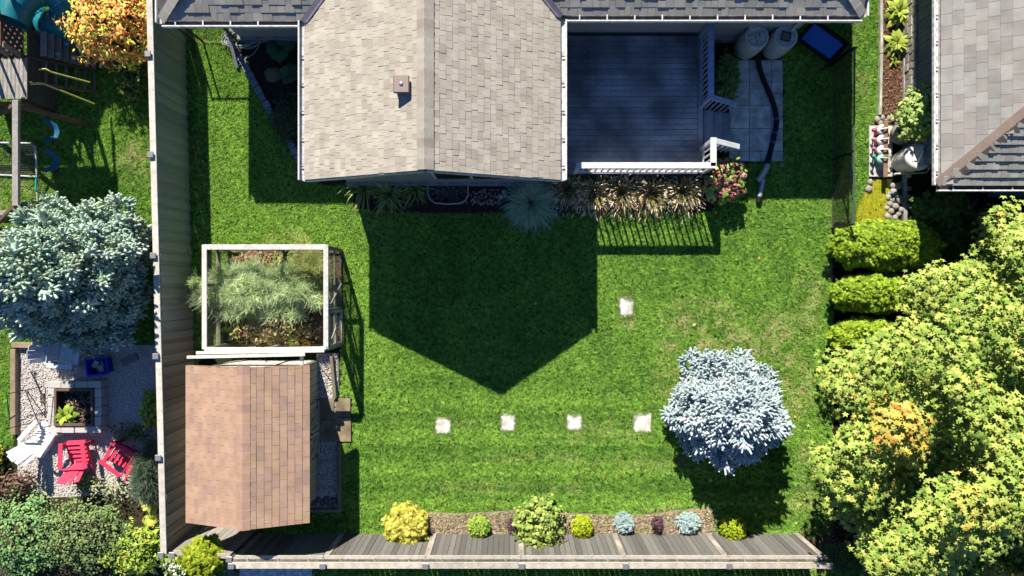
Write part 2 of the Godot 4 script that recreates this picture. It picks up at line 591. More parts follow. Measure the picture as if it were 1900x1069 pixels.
func scatter_chips(xs: Array[Transform3D], cs: PackedColorArray, poly: PackedVector2Array, n: int, pal: Array) -> void:
	var lo := poly[0]
	var hi := poly[0]
	for p in poly:
		lo = lo.min(p); hi = hi.max(p)
	for k in n:
		var p := Vector2(rr(lo.x, hi.x), rr(lo.y, hi.y))
		if Geometry2D.is_point_in_polygon(p, poly):
			var B := Basis.from_euler(Vector3(rr(-0.5, 0.5), rr(0, TAU), rr(-0.5, 0.5)))
			xs.append(slab_at(Vector3(p.x, rr(0.012, 0.035), p.y), Vector3(rr(0.03, 0.09), rr(0.006, 0.015), rr(0.01, 0.03)), B))
			cs.append(vary(pick(pal), 0.2))

func scatter_stones(xs: Array[Transform3D], cs: PackedColorArray, poly: PackedVector2Array, n: int, a: float, b: float, pal: Array) -> void:
	var lo := poly[0]
	var hi := poly[0]
	for p in poly:
		lo = lo.min(p); hi = hi.max(p)
	for k in n:
		var p := Vector2(rr(lo.x, hi.x), rr(lo.y, hi.y))
		if Geometry2D.is_point_in_polygon(p, poly):
			var s := rr(a, b)
			xs.append(Transform3D(Basis.from_euler(Vector3(rr(-0.4, 0.4), rr(0, TAU), 0)) * Basis.from_scale(Vector3(s, s, s)), Vector3(p.x, 0.012 + s * 0.45, p.y)))
			cs.append(vary(pick(pal), 0.15))

var sand_squares := [[822, 789.5, 15, 15.5, 0.0], [942.5, 784, 14.5, 16, -0.04], [1065.5, 783.5, 15, 15, 0.02], [1192, 784.5, 17, 18, 0.0], [1162, 569, 15, 19, 0.1]]
# worn or yellowed places in the turf: centre, radii (survey sheet), strength
var worn := [[1300, 590, 90, 45, 0.7], [1380, 640, 80, 40, 0.8], [1440, 620, 50, 60, 0.7], [1475, 720, 50, 70, 0.6], [1500, 560, 35, 90, 0.5], [540, 445, 60, 22, 0.8], [700, 425, 60, 40, 0.25], [1240, 700, 40, 60, 0.4],
	[1310, 640, 30, 16, 0.9], [1240, 640, 24, 14, 0.8], [1430, 690, 26, 20, 0.9], [1465, 660, 18, 40, 0.8], [1500, 860, 30, 50, 0.6], [1240, 950, 60, 18, 0.5], [900, 905, 160, 16, 0.25], [1100, 800, 120, 30, 0.35], [1490, 930, 50, 40, 0.5],
	[1060, 905, 60, 12, 0.4], [250, 300, 40, 50, 0.8], [60, 350, 80, 40, 0.4], [1600, 160, 22, 60, 0.45], [1590, 45, 16, 50, 0.4], [1545, 470, 14, 120, 0.6], [1215, 860, 180, 18, 0.3], [860, 785, 30, 10, 0.4], [1010, 850, 200, 14, 0.25], [0, 500, 40, 200, 0.5], [1165, 600, 22, 12, 0.7]]

func lawn() -> void:
	var xs: Array[Transform3D] = []
	var cs := PackedColorArray()
	for q in sand_squares:                                  # turf creeping over the edges of the slabs
		for k in (230 if q[4] == 0.1 else 120):
			var side := k % 4
			var t := rr(-1.0, 1.0)
			var e := 1.06 - absf(rng.randfn(0.0, 0.22 if q[4] == 0.1 else 0.13))
			var o := Vector2(t, e) if side == 0 else Vector2(t, -e) if side == 1 else Vector2(e, t) if side == 2 else Vector2(-e, t)
			var c := P(q[0] + o.x * q[2], q[1] + o.y * q[3])
			xs.append(Transform3D(Basis(Vector3.UP, rr(0, TAU)) * Basis.from_scale(Vector3(0.8, 0.8, 0.8) * rr(0.6, 1.2)), Vector3(c.x, 0.01, c.z)))
			cs.append(vary(lin(0.2, 0.3, 0.08), 0.4))
	var f := FastNoiseLite.new()
	f.seed = 41; f.frequency = 0.55; f.fractal_octaves = 4
	var f2 := FastNoiseLite.new()
	f2.seed = 42; f2.frequency = 2.2; f2.fractal_octaves = 3
	var dark := lin(0.065, 0.170, 0.028)
	var mid := lin(0.200, 0.392, 0.056)
	var lime := lin(0.37, 0.60, 0.095)
	var straw := lin(0.46, 0.42, 0.20)
	var f3 := FastNoiseLite.new()
	f3.seed = 43; f3.frequency = 7.0; f3.fractal_octaves = 2
	var spot := []
	for w in worn:
		var c := P(w[0], w[1])
		spot.append([Vector2(c.x, c.z), Vector2(w[2], w[3]) / 69.6, w[4]])
	var step := 0.051
	var x := -14.6
	while x < 11.6:
		var z := -8.4
		while z < 8.2:
			var p := Vector2(x + rr(-0.5, 0.5) * step, z + rr(-0.5, 0.5) * step)
			z += step
			if not in_poly(p, lawn_in) or in_poly(p, lawn_out):
				continue
			var a := f.get_noise_2dv(p) * 1.5
			var b := f2.get_noise_2dv(p) * 1.5
			var stripe := (0.13 * sin(p.y * TAU / 0.92) + 0.09 * sin(p.y * TAU / 0.27 + 2.0 * a)) * smoothstep(1.0, 4.0, p.y) + 0.05 * sin((p.x - p.y * 0.3) * TAU / 1.1) * (1.0 - smoothstep(1.0, 4.0, p.y))
			var t := clampf(0.46 + 0.13 * a + 0.10 * b + 0.24 * f3.get_noise_2dv(p) * 1.5 + stripe, 0.0, 1.0)
			var c := dark.lerp(mid, t * 2.0) if t < 0.5 else mid.lerp(lime, t * 2.0 - 1.0)
			var dry := 0.0
			for s in spot:
				var q: Vector2 = (p - s[0]) / s[1]
				var l := q.length_squared()
				if l < 1.0:
					dry = maxf(dry, s[2] * (1.0 - l) * clampf(0.55 + 0.9 * b + 0.4 * a, 0.0, 1.0))
			c = c.lerp(straw, clampf(dry, 0.0, 0.9))
			if p.x < -3.2 and p.y < 3.0 and p.x > -8.4:
				c = c.lerp(lime, 0.35)
			c = vary(c, 0.30)
			var s := rr(0.75, 1.3)
			xs.append(Transform3D(Basis(Vector3.UP, rr(0, TAU)) * Basis.from_scale(Vector3(s, rr(0.6, 1.15) * (0.75 if dry > 0.3 else 1.0), s)), Vector3(p.x, 0.0, p.y)))
			cs.append(c)
		x += step
	print("tufts ", xs.size())
	copies(self, "grass", tuft_mesh(2, 20, 0.042, 0.046, 0.0046), M.grass, xs, cs, "stuff")


# ---------------------------------------------------------------- roofs
# shingles on a plane: O eave corner, U along the eave, V up the slope, L long, S high; keep(u, v) says what to lay
func shingles(list: Array, O: Vector3, U: Vector3, V: Vector3, L: float, S: float, course: float, tab: Vector2, pal: Array, thick: float, keep: Callable, laminated := true) -> void:
	var N := U.cross(V)
	if N.y < 0.0:
		N = -N
	var v := 0.0
	var row := 0
	while v < S:
		var u := -rr(0.0, tab.x)
		if not laminated:
			u = -tab.x * (0.15 if row % 2 == 0 else 0.65) - rr(0, 0.03)
		while u < L:
			var w := rr(tab.x, tab.y)
			var a := maxf(u, 0.0)
			var b := minf(u + w, L)
			if b - a > 0.03 and keep.call((a + b) * 0.5, v + course * 0.5):
				var raised := laminated and rng.randf() < 0.42
				var t := thick * (1.8 if raised else 1.0) * rr(0.85, 1.15)
				var top := minf(v + course + 0.02, S)
				var tilt := t * 0.9 / course
				var Vt := (V - N * tilt).normalized()
				var Nt := (N + V * tilt).normalized()
				var c: Color = pick(pal)
				list.append([Transform3D(Basis(U * (b - a - 0.006), Nt * t, U.cross(Nt) * (top - v) * (1.0 if U.cross(Nt).dot(Vt) > 0 else -1.0)), O + U * (a + b) * 0.5 + V * (v + top) * 0.5 + N * (t * 0.5 + t * 0.55)), c])
			u += w
		v += course
		row += 1

func roof_plane(parent: Node, called: String, O: Vector3, U: Vector3, V: Vector3, L: float, S: float, c: Color) -> MeshInstance3D:
	var N := U.cross(V)
	if N.y < 0.0:
		N = -N
	var b := MB.new()
	b.col = c
	b.box(O + U * L * 0.5 + V * S * 0.5 - N * 0.05, Vector3(L, 0.1, S), Basis(U, N, U.cross(N)))
	return part(parent, called, b, M.shingle)

func gutter(parent: Node, a: Vector3, b: Vector3, out: Vector3, gap: float, covered := true) -> void:    # a to b along the roof edge, out = away from the house
	var d := (b - a).normalized()
	var L := a.distance_to(b)
	var B := Basis(out, Vector3.UP, d)
	if B.determinant() < 0:
		B = Basis(out, Vector3.UP, -d)
	var m := (a + b) * 0.5
	var g := MB.new()
	g.col = lin(0.8, 0.8, 0.8)
	g.box(m + out * 0.13 + Vector3(0, -0.03, 0), Vector3(0.035, 0.1, L), B, 0.006)
	g.col = lin(0.6, 0.6, 0.6) if covered else lin(0.10, 0.10, 0.11)
	g.box(m + out * 0.057 + Vector3(0, -0.075, 0), Vector3(0.11, 0.01, L), B)
	g.col = lin(0.7, 0.7, 0.7)
	g.box(m + Vector3(0, -0.09, 0) - out * 0.02, Vector3(0.03, 0.16, L), B)
	var gu := part(parent, "gutter", g, M.white)
	var n := int(L / gap)
	for k in n:
		var h := MB.new()
		h.col = lin(0.12, 0.12, 0.12) if covered else lin(0.75, 0.75, 0.75)
		h.box(a + d * (gap * (k + 0.5)) + out * 0.065 + Vector3(0, 0.012 if not covered else -0.02, 0), Vector3(0.15 if not covered else 0.07, 0.012, 0.028), B)
		part(gu, "gutter_hanger", h, M.white)

func house() -> void:
	var h := thing("house", "large gabled house with grey-beige shingle roof and white gutters at top of yard", "house", Vector3.ZERO)
	var eave := 2.84
	var ridge := 4.15
	var xl := -4.667
	var xr := 1.09
	var xm := -1.79
	var zf := -2.43
	var V := Vector3(xm - xl, ridge - eave, 0)
	var S := V.length()
	V = V.normalized()
	var V2 := Vector3(xm - xr, ridge - eave, 0)
	var S2 := V2.length()
	V2 = V2.normalized()
	var U := Vector3(0, 0, -1)
	var L := 7.4
	var base := lin(0.3, 0.28, 0.25)
	var pal := [lin(0.53, 0.482, 0.412), lin(0.495, 0.447, 0.38), lin(0.56, 0.513, 0.443), lin(0.455, 0.41, 0.35), lin(0.54, 0.503, 0.435), lin(0.505, 0.47, 0.40)]
	var rl := roof_plane(h, "roof_slope", Vector3(xl, eave, zf), U, V, L, S, base)
	var rs := roof_plane(h, "roof_slope", Vector3(xr, eave, zf), U, V2, L, S2, base)
	var a := []
	shingles(a, Vector3(xr, eave, zf), U, V2, 5.2, S2 - 0.04, 0.143, Vector2(0.10, 0.21), pal, 0.0045, func(u, v): return true)
	pieces(rs, "shingle", a, M.shingle, 300)
	a = []
	shingles(a, Vector3(xl, eave, zf), U, V, 5.2, S - 0.04, 0.143, Vector2(0.10, 0.21), pal, 0.0045, func(u, v): return true)
	pieces(rl, "shingle", a, M.shingle, 300)
	# ridge caps, each lapping the one before
	for k in 34:
		var b := MB.new()
		b.col = vary(pick(pal), 0.06) * 0.92
		var z := zf - 0.02 - k * 0.205
		for s in [[V, -1.0], [V2, 1.0]]:
			var N := Vector3(0, 0, -1).cross(s[0])
			if N.y < 0: N = -N
			var D: Vector3 = s[0]
			var Nt := (N - Vector3(0, 0, -1) * 0.055).normalized()
			b.box(Vector3(xm, ridge, z - 0.11) - D * 0.085 + N * 0.026, Vector3(0.19, 0.012, 0.235), Basis(D, Nt, D.cross(Nt)))
		part(h, "ridge_shingle", b, M.shingle)
	# main roof behind, hipped at both ends
	var zl := -6.02
	var slope := 0.5
	var VB := Vector3(0, slope, -1).normalized()
	var gx0 := -7.88
	var gx1 := 7.88
	roof_plane(h, "rear_roof_slope", Vector3(gx0 + 1.2, eave - 0.14, zl - 0.12), Vector3.RIGHT, VB, gx1 - gx0 - 2.4, 7.0, base)
	var pal2 := [lin(0.40, 0.385, 0.355), lin(0.36, 0.347, 0.32), lin(0.44, 0.425, 0.39), lin(0.38, 0.367, 0.338)]
	var fl := roof_plane(h, "rear_roof_slope", Vector3(gx0, eave, zl), Vector3.RIGHT, VB, xl - gx0 + 0.4, 1.34, base * 0.9)
	var fr := roof_plane(h, "rear_roof_slope", Vector3(xr - 0.4, eave, zl - 0.12), Vector3.RIGHT, VB, gx1 - xr + 0.4, 1.34, base * 0.9)
	a = []
	shingles(a, Vector3(gx0, eave, zl), Vector3.RIGHT, VB, xl - gx0 + 0.4, 1.3, 0.165, Vector2(0.13, 0.26), pal2, 0.007, func(u, v): return u > v * 0.85)
	pieces(fl, "shingle", a, M.shingle, 200)
	a = []
	shingles(a, Vector3(xr - 0.4, eave, zl - 0.12), Vector3.RIGHT, VB, gx1 - xr + 0.4, 1.3, 0.165, Vector2(0.13, 0.26), pal2, 0.007, func(u, v): return u < gx1 - xr + 0.4 - v * 0.85)
	pieces(fr, "shingle", a, M.shingle, 280)
	for e in [[Vector3(gx0, eave, zl), 1.0], [Vector3(gx1, eave, zl - 0.12), -1.0]]:
		for k in 8:
			var b := MB.new()
			b.col = vary(pick(pal2), 0.05)
			var d := Vector3(e[1], slope, -1).normalized()
			var o: Vector3 = e[0] + d * (0.12 + 0.2 * k) + Vector3(0, 0.035, 0)
			var sd := Vector3(-d.z, 0, d.x).normalized()
			var up := d.cross(sd)
			if up.y < 0: up = -up
			b.box(o, Vector3(0.22, 0.012, 0.24), Basis(sd, (up - d * 0.05).normalized(), sd.cross((up - d * 0.05).normalized())))
			part(h, "hip_shingle", b, M.shingle)
		# the end slope beyond the hip
		var b2 := MB.new()
		b2.col = lin(0.38, 0.36, 0.33)
		var q: Vector3 = e[0]
		b2.tri_o(q + Vector3(0, 0.004, 0), q + Vector3(e[1] * 3.0, 1.5, -3.0), q + Vector3(0, 0.004, -6), Vector3(-e[1], 2, 0))
		part(h, "hip_end", b2, M.shingle)
	# valley flashings
	for e in [[Vector3(xl, eave, zl), 1.0], [Vector3(xr, eave, zl - 0.12), -1.0]]:
		var b := MB.new()
		b.col = lin(0.10, 0.095, 0.13)
		var d := Vector3(e[1], 0.46, -1).normalized()
		b.bar(e[0] + Vector3(-0.02 * e[1], 0.05, 0.05), e[0] + d * 1.9 + Vector3(0, 0.05, 0), 0.13, 0.012)
		b.col = lin(0.2, 0.19, 0.24)
		b.bar(e[0] + Vector3(0.06 * e[1], 0.065, 0.06), e[0] + d * 1.9 + Vector3(0.09 * e[1], 0.065, 0.02), 0.045, 0.014)
		part(h, "valley_flashing", b, M.paint)
	gutter(h, Vector3(xl, eave, zf), Vector3(xl, eave, zl), Vector3(-1, 0, 0), 0.62)
	gutter(h, Vector3(xr, eave, zf), Vector3(xr, eave, zl - 0.02), Vector3(1, 0, 0), 0.62)
	gutter(h, Vector3(gx0, eave, zl), Vector3(xl - 0.12, eave, zl), Vector3(0, 0, 1), 0.62, false)
	gutter(h, Vector3(xr + 0.12, eave, zl - 0.12), Vector3(gx1, eave, zl - 0.12), Vector3(0, 0, 1), 0.62, false)
	gutter(h, Vector3(gx0, eave, zl + 0.05), Vector3(gx0, eave, zl - 6), Vector3(-1, 0, 0), 0.8)
	gutter(h, Vector3(gx1, eave, zl - 0.1), Vector3(gx1, eave, zl - 6), Vector3(1, 0, 0), 0.8)
	# verge boards under the gable edge
	for s in [[Vector3(xl, eave, zf), V, S], [Vector3(xr, eave, zf), V2, S2]]:
		var b := MB.new()
		b.col = lin(0.62, 0.62, 0.6)
		var o: Vector3 = s[0] + Vector3(0, -0.11, 0.012)
		b.bar(o, o + s[1] * s[2], 0.022, 0.17)
		part(h, "verge_board", b, M.white)
	# walls
	var wl := xl + 0.38
	var wr := xr - 0.38
	var zw := -2.78
	var w := MB.new()
	w.col = lin(0.44, 0.43, 0.42)
	w.box(Vector3((wl + wr) / 2, 1.42, (zw - 7) / 2), Vector3(wr - wl, 2.6, 7 + zw + 0.0))
	part(h, "wall", w, M.stucco)
	w = MB.new()
	w.col = lin(0.26, 0.33, 0.45)
	var gz := zw - 0.1
	w.tri_o(Vector3(wl, 2.72, zw), Vector3(wr, 2.72, zw), Vector3(xm, 4.0, zw), Vector3.BACK)
	w.tri_o(Vector3(wl, 2.72, gz), Vector3(wr, 2.72, gz), Vector3(xm, 4.0, gz), Vector3.FORWARD)
	w.quad_o(Vector3(wl, 2.72, zw), Vector3(xm, 4.0, zw), Vector3(xm, 4.0, gz), Vector3(wl, 2.72, gz), Vector3(-1, 1, 0))
	w.quad_o(Vector3(wr, 2.72, zw), Vector3(xm, 4.0, zw), Vector3(xm, 4.0, gz), Vector3(wr, 2.72, gz), Vector3(1, 1, 0))
	part(h, "gable_wall", w, M.paint)
	w = MB.new()
	w.col = lin(0.55, 0.54, 0.54)
	w.box(Vector3(0.08, 1.42, -9.3), Vector3(14.46, 2.6, 5.4))
	part(h, "wall", w, M.stucco)
	w = MB.new()
	w.col = lin(0.42, 0.45, 0.5)
	w.box(Vector3(0.08, 0.14, -9.2), Vector3(14.6, 0.28, 5.34))
	w.box(Vector3((wl + wr) / 2, 0.14, -4.8), Vector3(wr - wl + 0.14, 0.28, 4.18))
	part(h, "foundation", w, M.concrete)
	# gable window
	w = MB.new()
	w.col = lin(0.7, 0.7, 0.7)
	w.box(Vector3(-1.0, 1.75, zw + 0.02), Vector3(1.9, 1.3, 0.06), Basis(), 0.01)
	var win := part(h, "window", w, M.white)
	w = MB.new()
	w.col = lin(0.02, 0.025, 0.03)
	for s in [-1, 1]:
		w.box(Vector3(-1.0 + s * 0.45, 1.75, zw + 0.05), Vector3(0.82, 1.14, 0.02))
	part(win, "pane", w, M.plastic)
	# square roof vent
	var vp := P(745, 157, 4.08)
	w = MB.new()
	w.col = lin(0.33, 0.265, 0.25)
	w.box(vp + Vector3(0, 0.02, 0), Vector3(0.33, 0.07, 0.37), Basis(), 0.02)
	w.box(vp + Vector3(0, -0.11, 0), Vector3(0.26, 0.22, 0.28), Basis(), 0.01)
	w.lathe([Vector2(0.045, 0.055), Vector2(0.04, 0.07), Vector2(0.0, 0.075)], Transform3D(Basis(), vp), 14)
	part(h, "roof_vent", w, M.metal)
	# downspout at the far corner
	w = MB.new()
	w.col = lin(0.66, 0.68, 0.72)
	w.tube([Vector3(7.3, 2.75, -6.2), Vector3(7.25, 2.55, -6.35), Vector3(7.15, 2.35, -6.52), Vector3(7.1, 1.5, -6.54), Vector3(7.08, 0.75, -6.54)], 0.05, 8)
	part(h, "downspout", w, M.white)


func neighbour_house() -> void:
	var h := thing("neighbour_house", "neighbouring house with grey-pink hipped shingle roof and white gutter on right side", "house", Vector3.ZERO)
	var eave := 2.5
	var xe := 9.85
	var ze := -2.37
	var sl := 0.5
	var V := Vector3(1, sl, 0).normalized()
	var VF := Vector3(0, sl, -1).normalized()
	var U := Vector3(0, 0, -1)
	var base := lin(0.2, 0.18, 0.17)
	var k1 := 1.0 / sqrt(1.0 + sl * sl)
	# left slope as a solid wedge, front slope as another
	var b := MB.new()
	b.col = base
	var q0 := Vector3(xe, eave, ze)
	var q1 := Vector3(xe + 6, eave + 6 * sl, ze - 6)
	b.tri_o(q0, q1, Vector3(xe, eave, ze - 8), Vector3(-1, 2, 0))
	b.tri_o(q1, Vector3(xe, eave, ze - 8), Vector3(xe + 6, eave + 6 * sl, ze - 8), Vector3(-1, 2, 0))
	b.tri_o(q0 - Vector3(0, 0.1, 0), q1 - Vector3(0, 0.1, 0), Vector3(xe, eave - 0.1, ze - 8), Vector3.DOWN)
	var side := part(h, "roof_slope", b, M.shingle)
	b = MB.new()
	b.col = base
	b.tri_o(q0, q1, Vector3(xe + 9, eave, ze), Vector3(0, 2, 1))
	b.tri_o(q1, Vector3(xe + 9, eave, ze), Vector3(xe + 9, eave + 6 * sl, ze - 6), Vector3(0, 2, 1))
	b.tri_o(q0 - Vector3(0, 0.1, 0), q1 - Vector3(0, 0.1, 0), Vector3(xe + 9, eave - 0.1, ze), Vector3.DOWN)
	var front := part(h, "roof_slope", b, M.shingle)
	var pal := [lin(0.35, 0.34, 0.32), lin(0.31, 0.295, 0.285), lin(0.385, 0.375, 0.355), lin(0.335, 0.31, 0.297), lin(0.365, 0.358, 0.342), lin(0.325, 0.318, 0.306)]
	var a := []
	shingles(a, q0 + Vector3(0, 0.012, 0), U, V, 5.4, 3.4, 0.226, Vector2(0.26, 0.36), pal, 0.012, func(u, v): return u > v * k1 * 1.02, false)
	pieces(side, "shingle", a, M.shingle, 300)
	a = []
	shingles(a, q0 + Vector3(0, 0.012, 0), Vector3.RIGHT, VF, 4.2, 3.4, 0.19, Vector2(0.11, 0.22), [lin(0.44, 0.43, 0.39), lin(0.38, 0.37, 0.34), lin(0.47, 0.455, 0.42)], 0.03, func(u, v): return u > v * k1 * 1.02, false)
	pieces(front, "shingle", a, M.shingle, 300)
	for k in 12:
		b = MB.new()
		b.col = vary(lin(0.29, 0.225, 0.195), 0.08)
		var d := Vector3(1, sl, -1).normalized()
		var o := q0 + d * (0.12 + 0.31 * k) + Vector3(0, 0.05, 0)
		for s in [[V, 1.0], [VF, -1.0]]:
			var nn: Vector3 = U.cross(V) if s[1] > 0 else Vector3.RIGHT.cross(VF)
			if nn.y < 0: nn = -nn
			var sd: Vector3 = d.cross(nn).normalized()
			if sd.y > 0: sd = -sd
			var nt := (nn - d * 0.13).normalized()
			b.box(o + sd * 0.09, Vector3(0.19, 0.022, 0.36), Basis(sd, nt, sd.cross(nt)), 0.004)
		part(h, "hip_shingle", b, M.shingle)
	gutter(h, Vector3(xe, eave, ze), Vector3(xe, eave, ze - 8), Vector3(-1, 0, 0), 0.6)
	gutter(h, Vector3(xe - 0.05, eave, ze), Vector3(xe + 9, eave, ze), Vector3(0, 0, 1), 0.68, false)
	b = MB.new()
	b.col = lin(0.6, 0.6, 0.6)
	b.box(Vector3(xe + 0.42, eave - 0.16, ze - 4), Vector3(0.8, 0.02, 8))
	b.box(Vector3(xe + 4.5, eave - 0.19, ze - 0.4), Vector3(9, 0.02, 0.8))
	part(h, "soffit", b, M.white)
	b = MB.new()
	b.col = lin(0.13, 0.17, 0.21)
	b.box(Vector3(15.22, 1.45, -7.1), Vector3(9.5, 1.8, 8.0))
	part(h, "wall", b, M.paint)
	for k in 52:
		var z := -3.2 - k * 0.148
		if z < -8.6: break
		b = MB.new()
		b.col = vary(lin(0.13, 0.17, 0.21), 0.06)
		b.box(Vector3(10.458, 1.45, z), Vector3(0.024, 1.8, 0.142), Basis(), 0.004)
		part(h, "siding_board", b, M.paint)
	b = MB.new()
	b.col = lin(0.55, 0.53, 0.5)
	b.box(Vector3(10.44, 0.05, -5.2), Vector3(0.1, 0.1, 7.0), Basis(), 0.01)
	part(h, "foundation_ledge", b, M.concrete)
	# stone facing in two courses
	var st := thing_part(h, "stone_facing")
	for row in 3:
		var z := -2.9 - row * 0.11
		while z > -8.0:
			var l := rr(0.16, 0.34)
			b = MB.new()
			b.col = vary(pick([lin(0.5, 0.47, 0.42), lin(0.42, 0.38, 0.33), lin(0.58, 0.55, 0.5)]), 0.1)
			b.box(Vector3(10.45 + rr(-0.012, 0.012), 0.19 + row * 0.17, z - l * 0.5), Vector3(0.09, 0.16, l - 0.014), Basis(), 0.015)
			part(st, "stone", b, M.stone)
			z -= l
	b = MB.new()
	b.col = lin(0.16, 0.27, 0.45)
	b.box(Vector3(14.8, 1.1, -2.75), Vector3(4.3, 2.15, 0.66))
	part(h, "bay_wall", b, M.paint)
	for k in 5:
		b = MB.new()
		b.col = lin(0.2, 0.32, 0.5)
		b.box(Vector3(12.95 + k * 0.62, 1.1, -2.41), Vector3(0.05, 2.1, 0.03), Basis(), 0.005)
		part(h, "bay_trim", b, M.paint)

func thing_part(parent: Node, called: String) -> Node3D:
	var o := Node3D.new()
	o.name = called
	parent.add_child(o, true)
	return o


func deck() -> void:
	var d := thing("deck", "raised blue-grey board deck with railing and steps beside the gable", "deck")
	var top := 0.62
	var x0 := 0.80
	var x1 := 4.78
	var grey := lin(0.50, 0.56, 0.66)
	var z := -6.5
	var k := 0
	while z < -2.99:
		var b := MB.new()
		b.col = vary(grey, 0.12)
		b.box(Vector3((x0 + x1) / 2, top - 0.018, z + 0.068), Vector3(x1 - x0 - 0.004, 0.036, 0.136), Basis(), 0.005)
		part(d, "board", b, M.deck)
		z += 0.1425
	var b := MB.new()
	b.col = grey
	b.box(Vector3(x1 + 0.075, top - 0.018, -4.74), Vector3(0.14, 0.036, 3.52), Basis(), 0.005)
	part(d, "edge_board", b, M.deck)
	b = MB.new()
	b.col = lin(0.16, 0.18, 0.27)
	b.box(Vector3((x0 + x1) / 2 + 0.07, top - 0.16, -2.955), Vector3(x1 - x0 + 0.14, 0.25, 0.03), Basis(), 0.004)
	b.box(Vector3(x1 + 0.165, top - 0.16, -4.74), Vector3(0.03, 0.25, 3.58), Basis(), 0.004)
	part(d, "fascia", b, M.deck)
	b = MB.new()
	b.col = lin(0.1, 0.09, 0.08)
	for px in [1.0, 2.9, 4.8]:
		for pz in [-6.3, -4.7, -3.1]:
			b.box(Vector3(px, 0.29, pz), Vector3(0.12, 0.58, 0.12))
	part(d, "footing", b, M.wood_y)
	# front railing, lit by the sun
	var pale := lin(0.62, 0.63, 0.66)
	var blue := lin(0.27, 0.33, 0.52)  # shaded copy of the railing colour, darkened and blued for the shade
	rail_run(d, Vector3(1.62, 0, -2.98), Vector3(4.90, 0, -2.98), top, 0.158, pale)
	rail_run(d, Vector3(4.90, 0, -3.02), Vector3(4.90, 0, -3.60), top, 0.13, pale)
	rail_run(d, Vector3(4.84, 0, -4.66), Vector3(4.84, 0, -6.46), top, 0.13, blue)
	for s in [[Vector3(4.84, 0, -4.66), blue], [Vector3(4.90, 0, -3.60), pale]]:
		b = MB.new()
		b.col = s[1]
		var p: Vector3 = s[0]
		b.bar(p + Vector3(0.02, 1.55, 0), p + Vector3(0.80, 1.08, 0.06), 0.13, 0.04, 0.005)
		part(d, "stair_handrail", b, M.paint)
		for j in 5:
			var f := MB.new()
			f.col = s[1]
			var t := 0.12 + j * 0.14
			f.box(p + Vector3(t + 0.02, 1.05 - t * 0.58, 0.005 + t * 0.05), Vector3(0.035, 0.85, 0.035))
			part(d, "baluster", f, M.paint)
	for s in 3:
		b = MB.new()
		b.col = vary(grey, 0.1)
		var y := top - 0.155 * (s + 1)
		b.box(Vector3(5.09 + 0.27 * s, y - 0.02, -4.13), Vector3(0.27, 0.04, 1.0), Basis(), 0.005)
		part(d, "stair_tread", b, M.deck)
		b = MB.new()
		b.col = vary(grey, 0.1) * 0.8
		b.box(Vector3(5.235 + 0.27 * s, y * 0.5 - 0.02, -4.13), Vector3(0.02, y - 0.03, 0.98))
		part(d, "stair_riser", b, M.deck)

func rail_run(d: Node, a: Vector3, b: Vector3, y: float, gap: float, c: Color) -> void:
	var dir := (b - a).normalized()
	var L := a.distance_to(b)
	var m := MB.new()
	m.col = c
	m.bar(a + Vector3(0, y + 0.97, 0) - dir * 0.06, b + Vector3(0, y + 0.97, 0) + dir * 0.06, 0.15, 0.04, 0.006)
	part(d, "top_rail", m, M.paint)
	m = MB.new()
	m.col = c
	m.bar(a + Vector3(0, y + 0.10, 0), b + Vector3(0, y + 0.10, 0), 0.045, 0.09, 0.004)
	m.bar(a + Vector3(0, y + 0.90, 0), b + Vector3(0, y + 0.90, 0), 0.045, 0.09, 0.004)
	part(d, "lower_rail", m, M.paint)
	for p in [a, b]:
		m = MB.new()
		m.col = c
		m.box(p + Vector3(0, y + 0.47, 0), Vector3(0.095, 0.96, 0.095), Basis(), 0.006)
		part(d, "post", m, M.paint)
	var n := int(L / gap)
	for k in range(1, n):
		part_mesh(d, "baluster", unit_box(c), M.paint, slab_at(a + dir * (L * k / n) + Vector3(0, y + 0.5, 0), Vector3(0.038, 0.75, 0.038)))

func patio() -> void:
	var o := Node3D.new()
	o.name = "patio"
	o.set_meta("kind", "structure")
	add_child(o)
	var cx := [1352, 1389.5, 1430.5, 1452]
	var cy := [112, 153, 196, 239, 281, 300]
	for j in 5:
		for i in 3:
			var nx := 2 if j == 4 and i < 2 else 1
			var ny := 2 if i == 2 and j < 4 else 1
			for a in nx:
				for b in ny:
					var x0: float = lerpf(cx[i], cx[i + 1], float(a) / nx)
					var x1: float = lerpf(cx[i], cx[i + 1], float(a + 1) / nx)
					var y0: float = lerpf(cy[j], cy[j + 1], float(b) / ny)
					var y1: float = lerpf(cy[j], cy[j + 1], float(b + 1) / ny)
					var p := P((x0 + x1) / 2, (y0 + y1) / 2)
					var m := MB.new()
					m.col = vary(lin(0.72, 0.75, 0.72), 0.05)
					m.box(p + Vector3(0, 0.018 + rr(-0.003, 0.003), 0), Vector3((x1 - x0) / 69.6 - 0.012, 0.05, (y1 - y0) / 69.6 - 0.012), Basis(), 0.005)
					part(o, "slab", m, M.concrete)


# ---------------------------------------------------------------- fences
var fence_woods := [Color(0.20, 0.185, 0.16), Color(0.25, 0.225, 0.19), Color(0.165, 0.155, 0.14), Color(0.29, 0.265, 0.22), Color(0.21, 0.20, 0.18)]

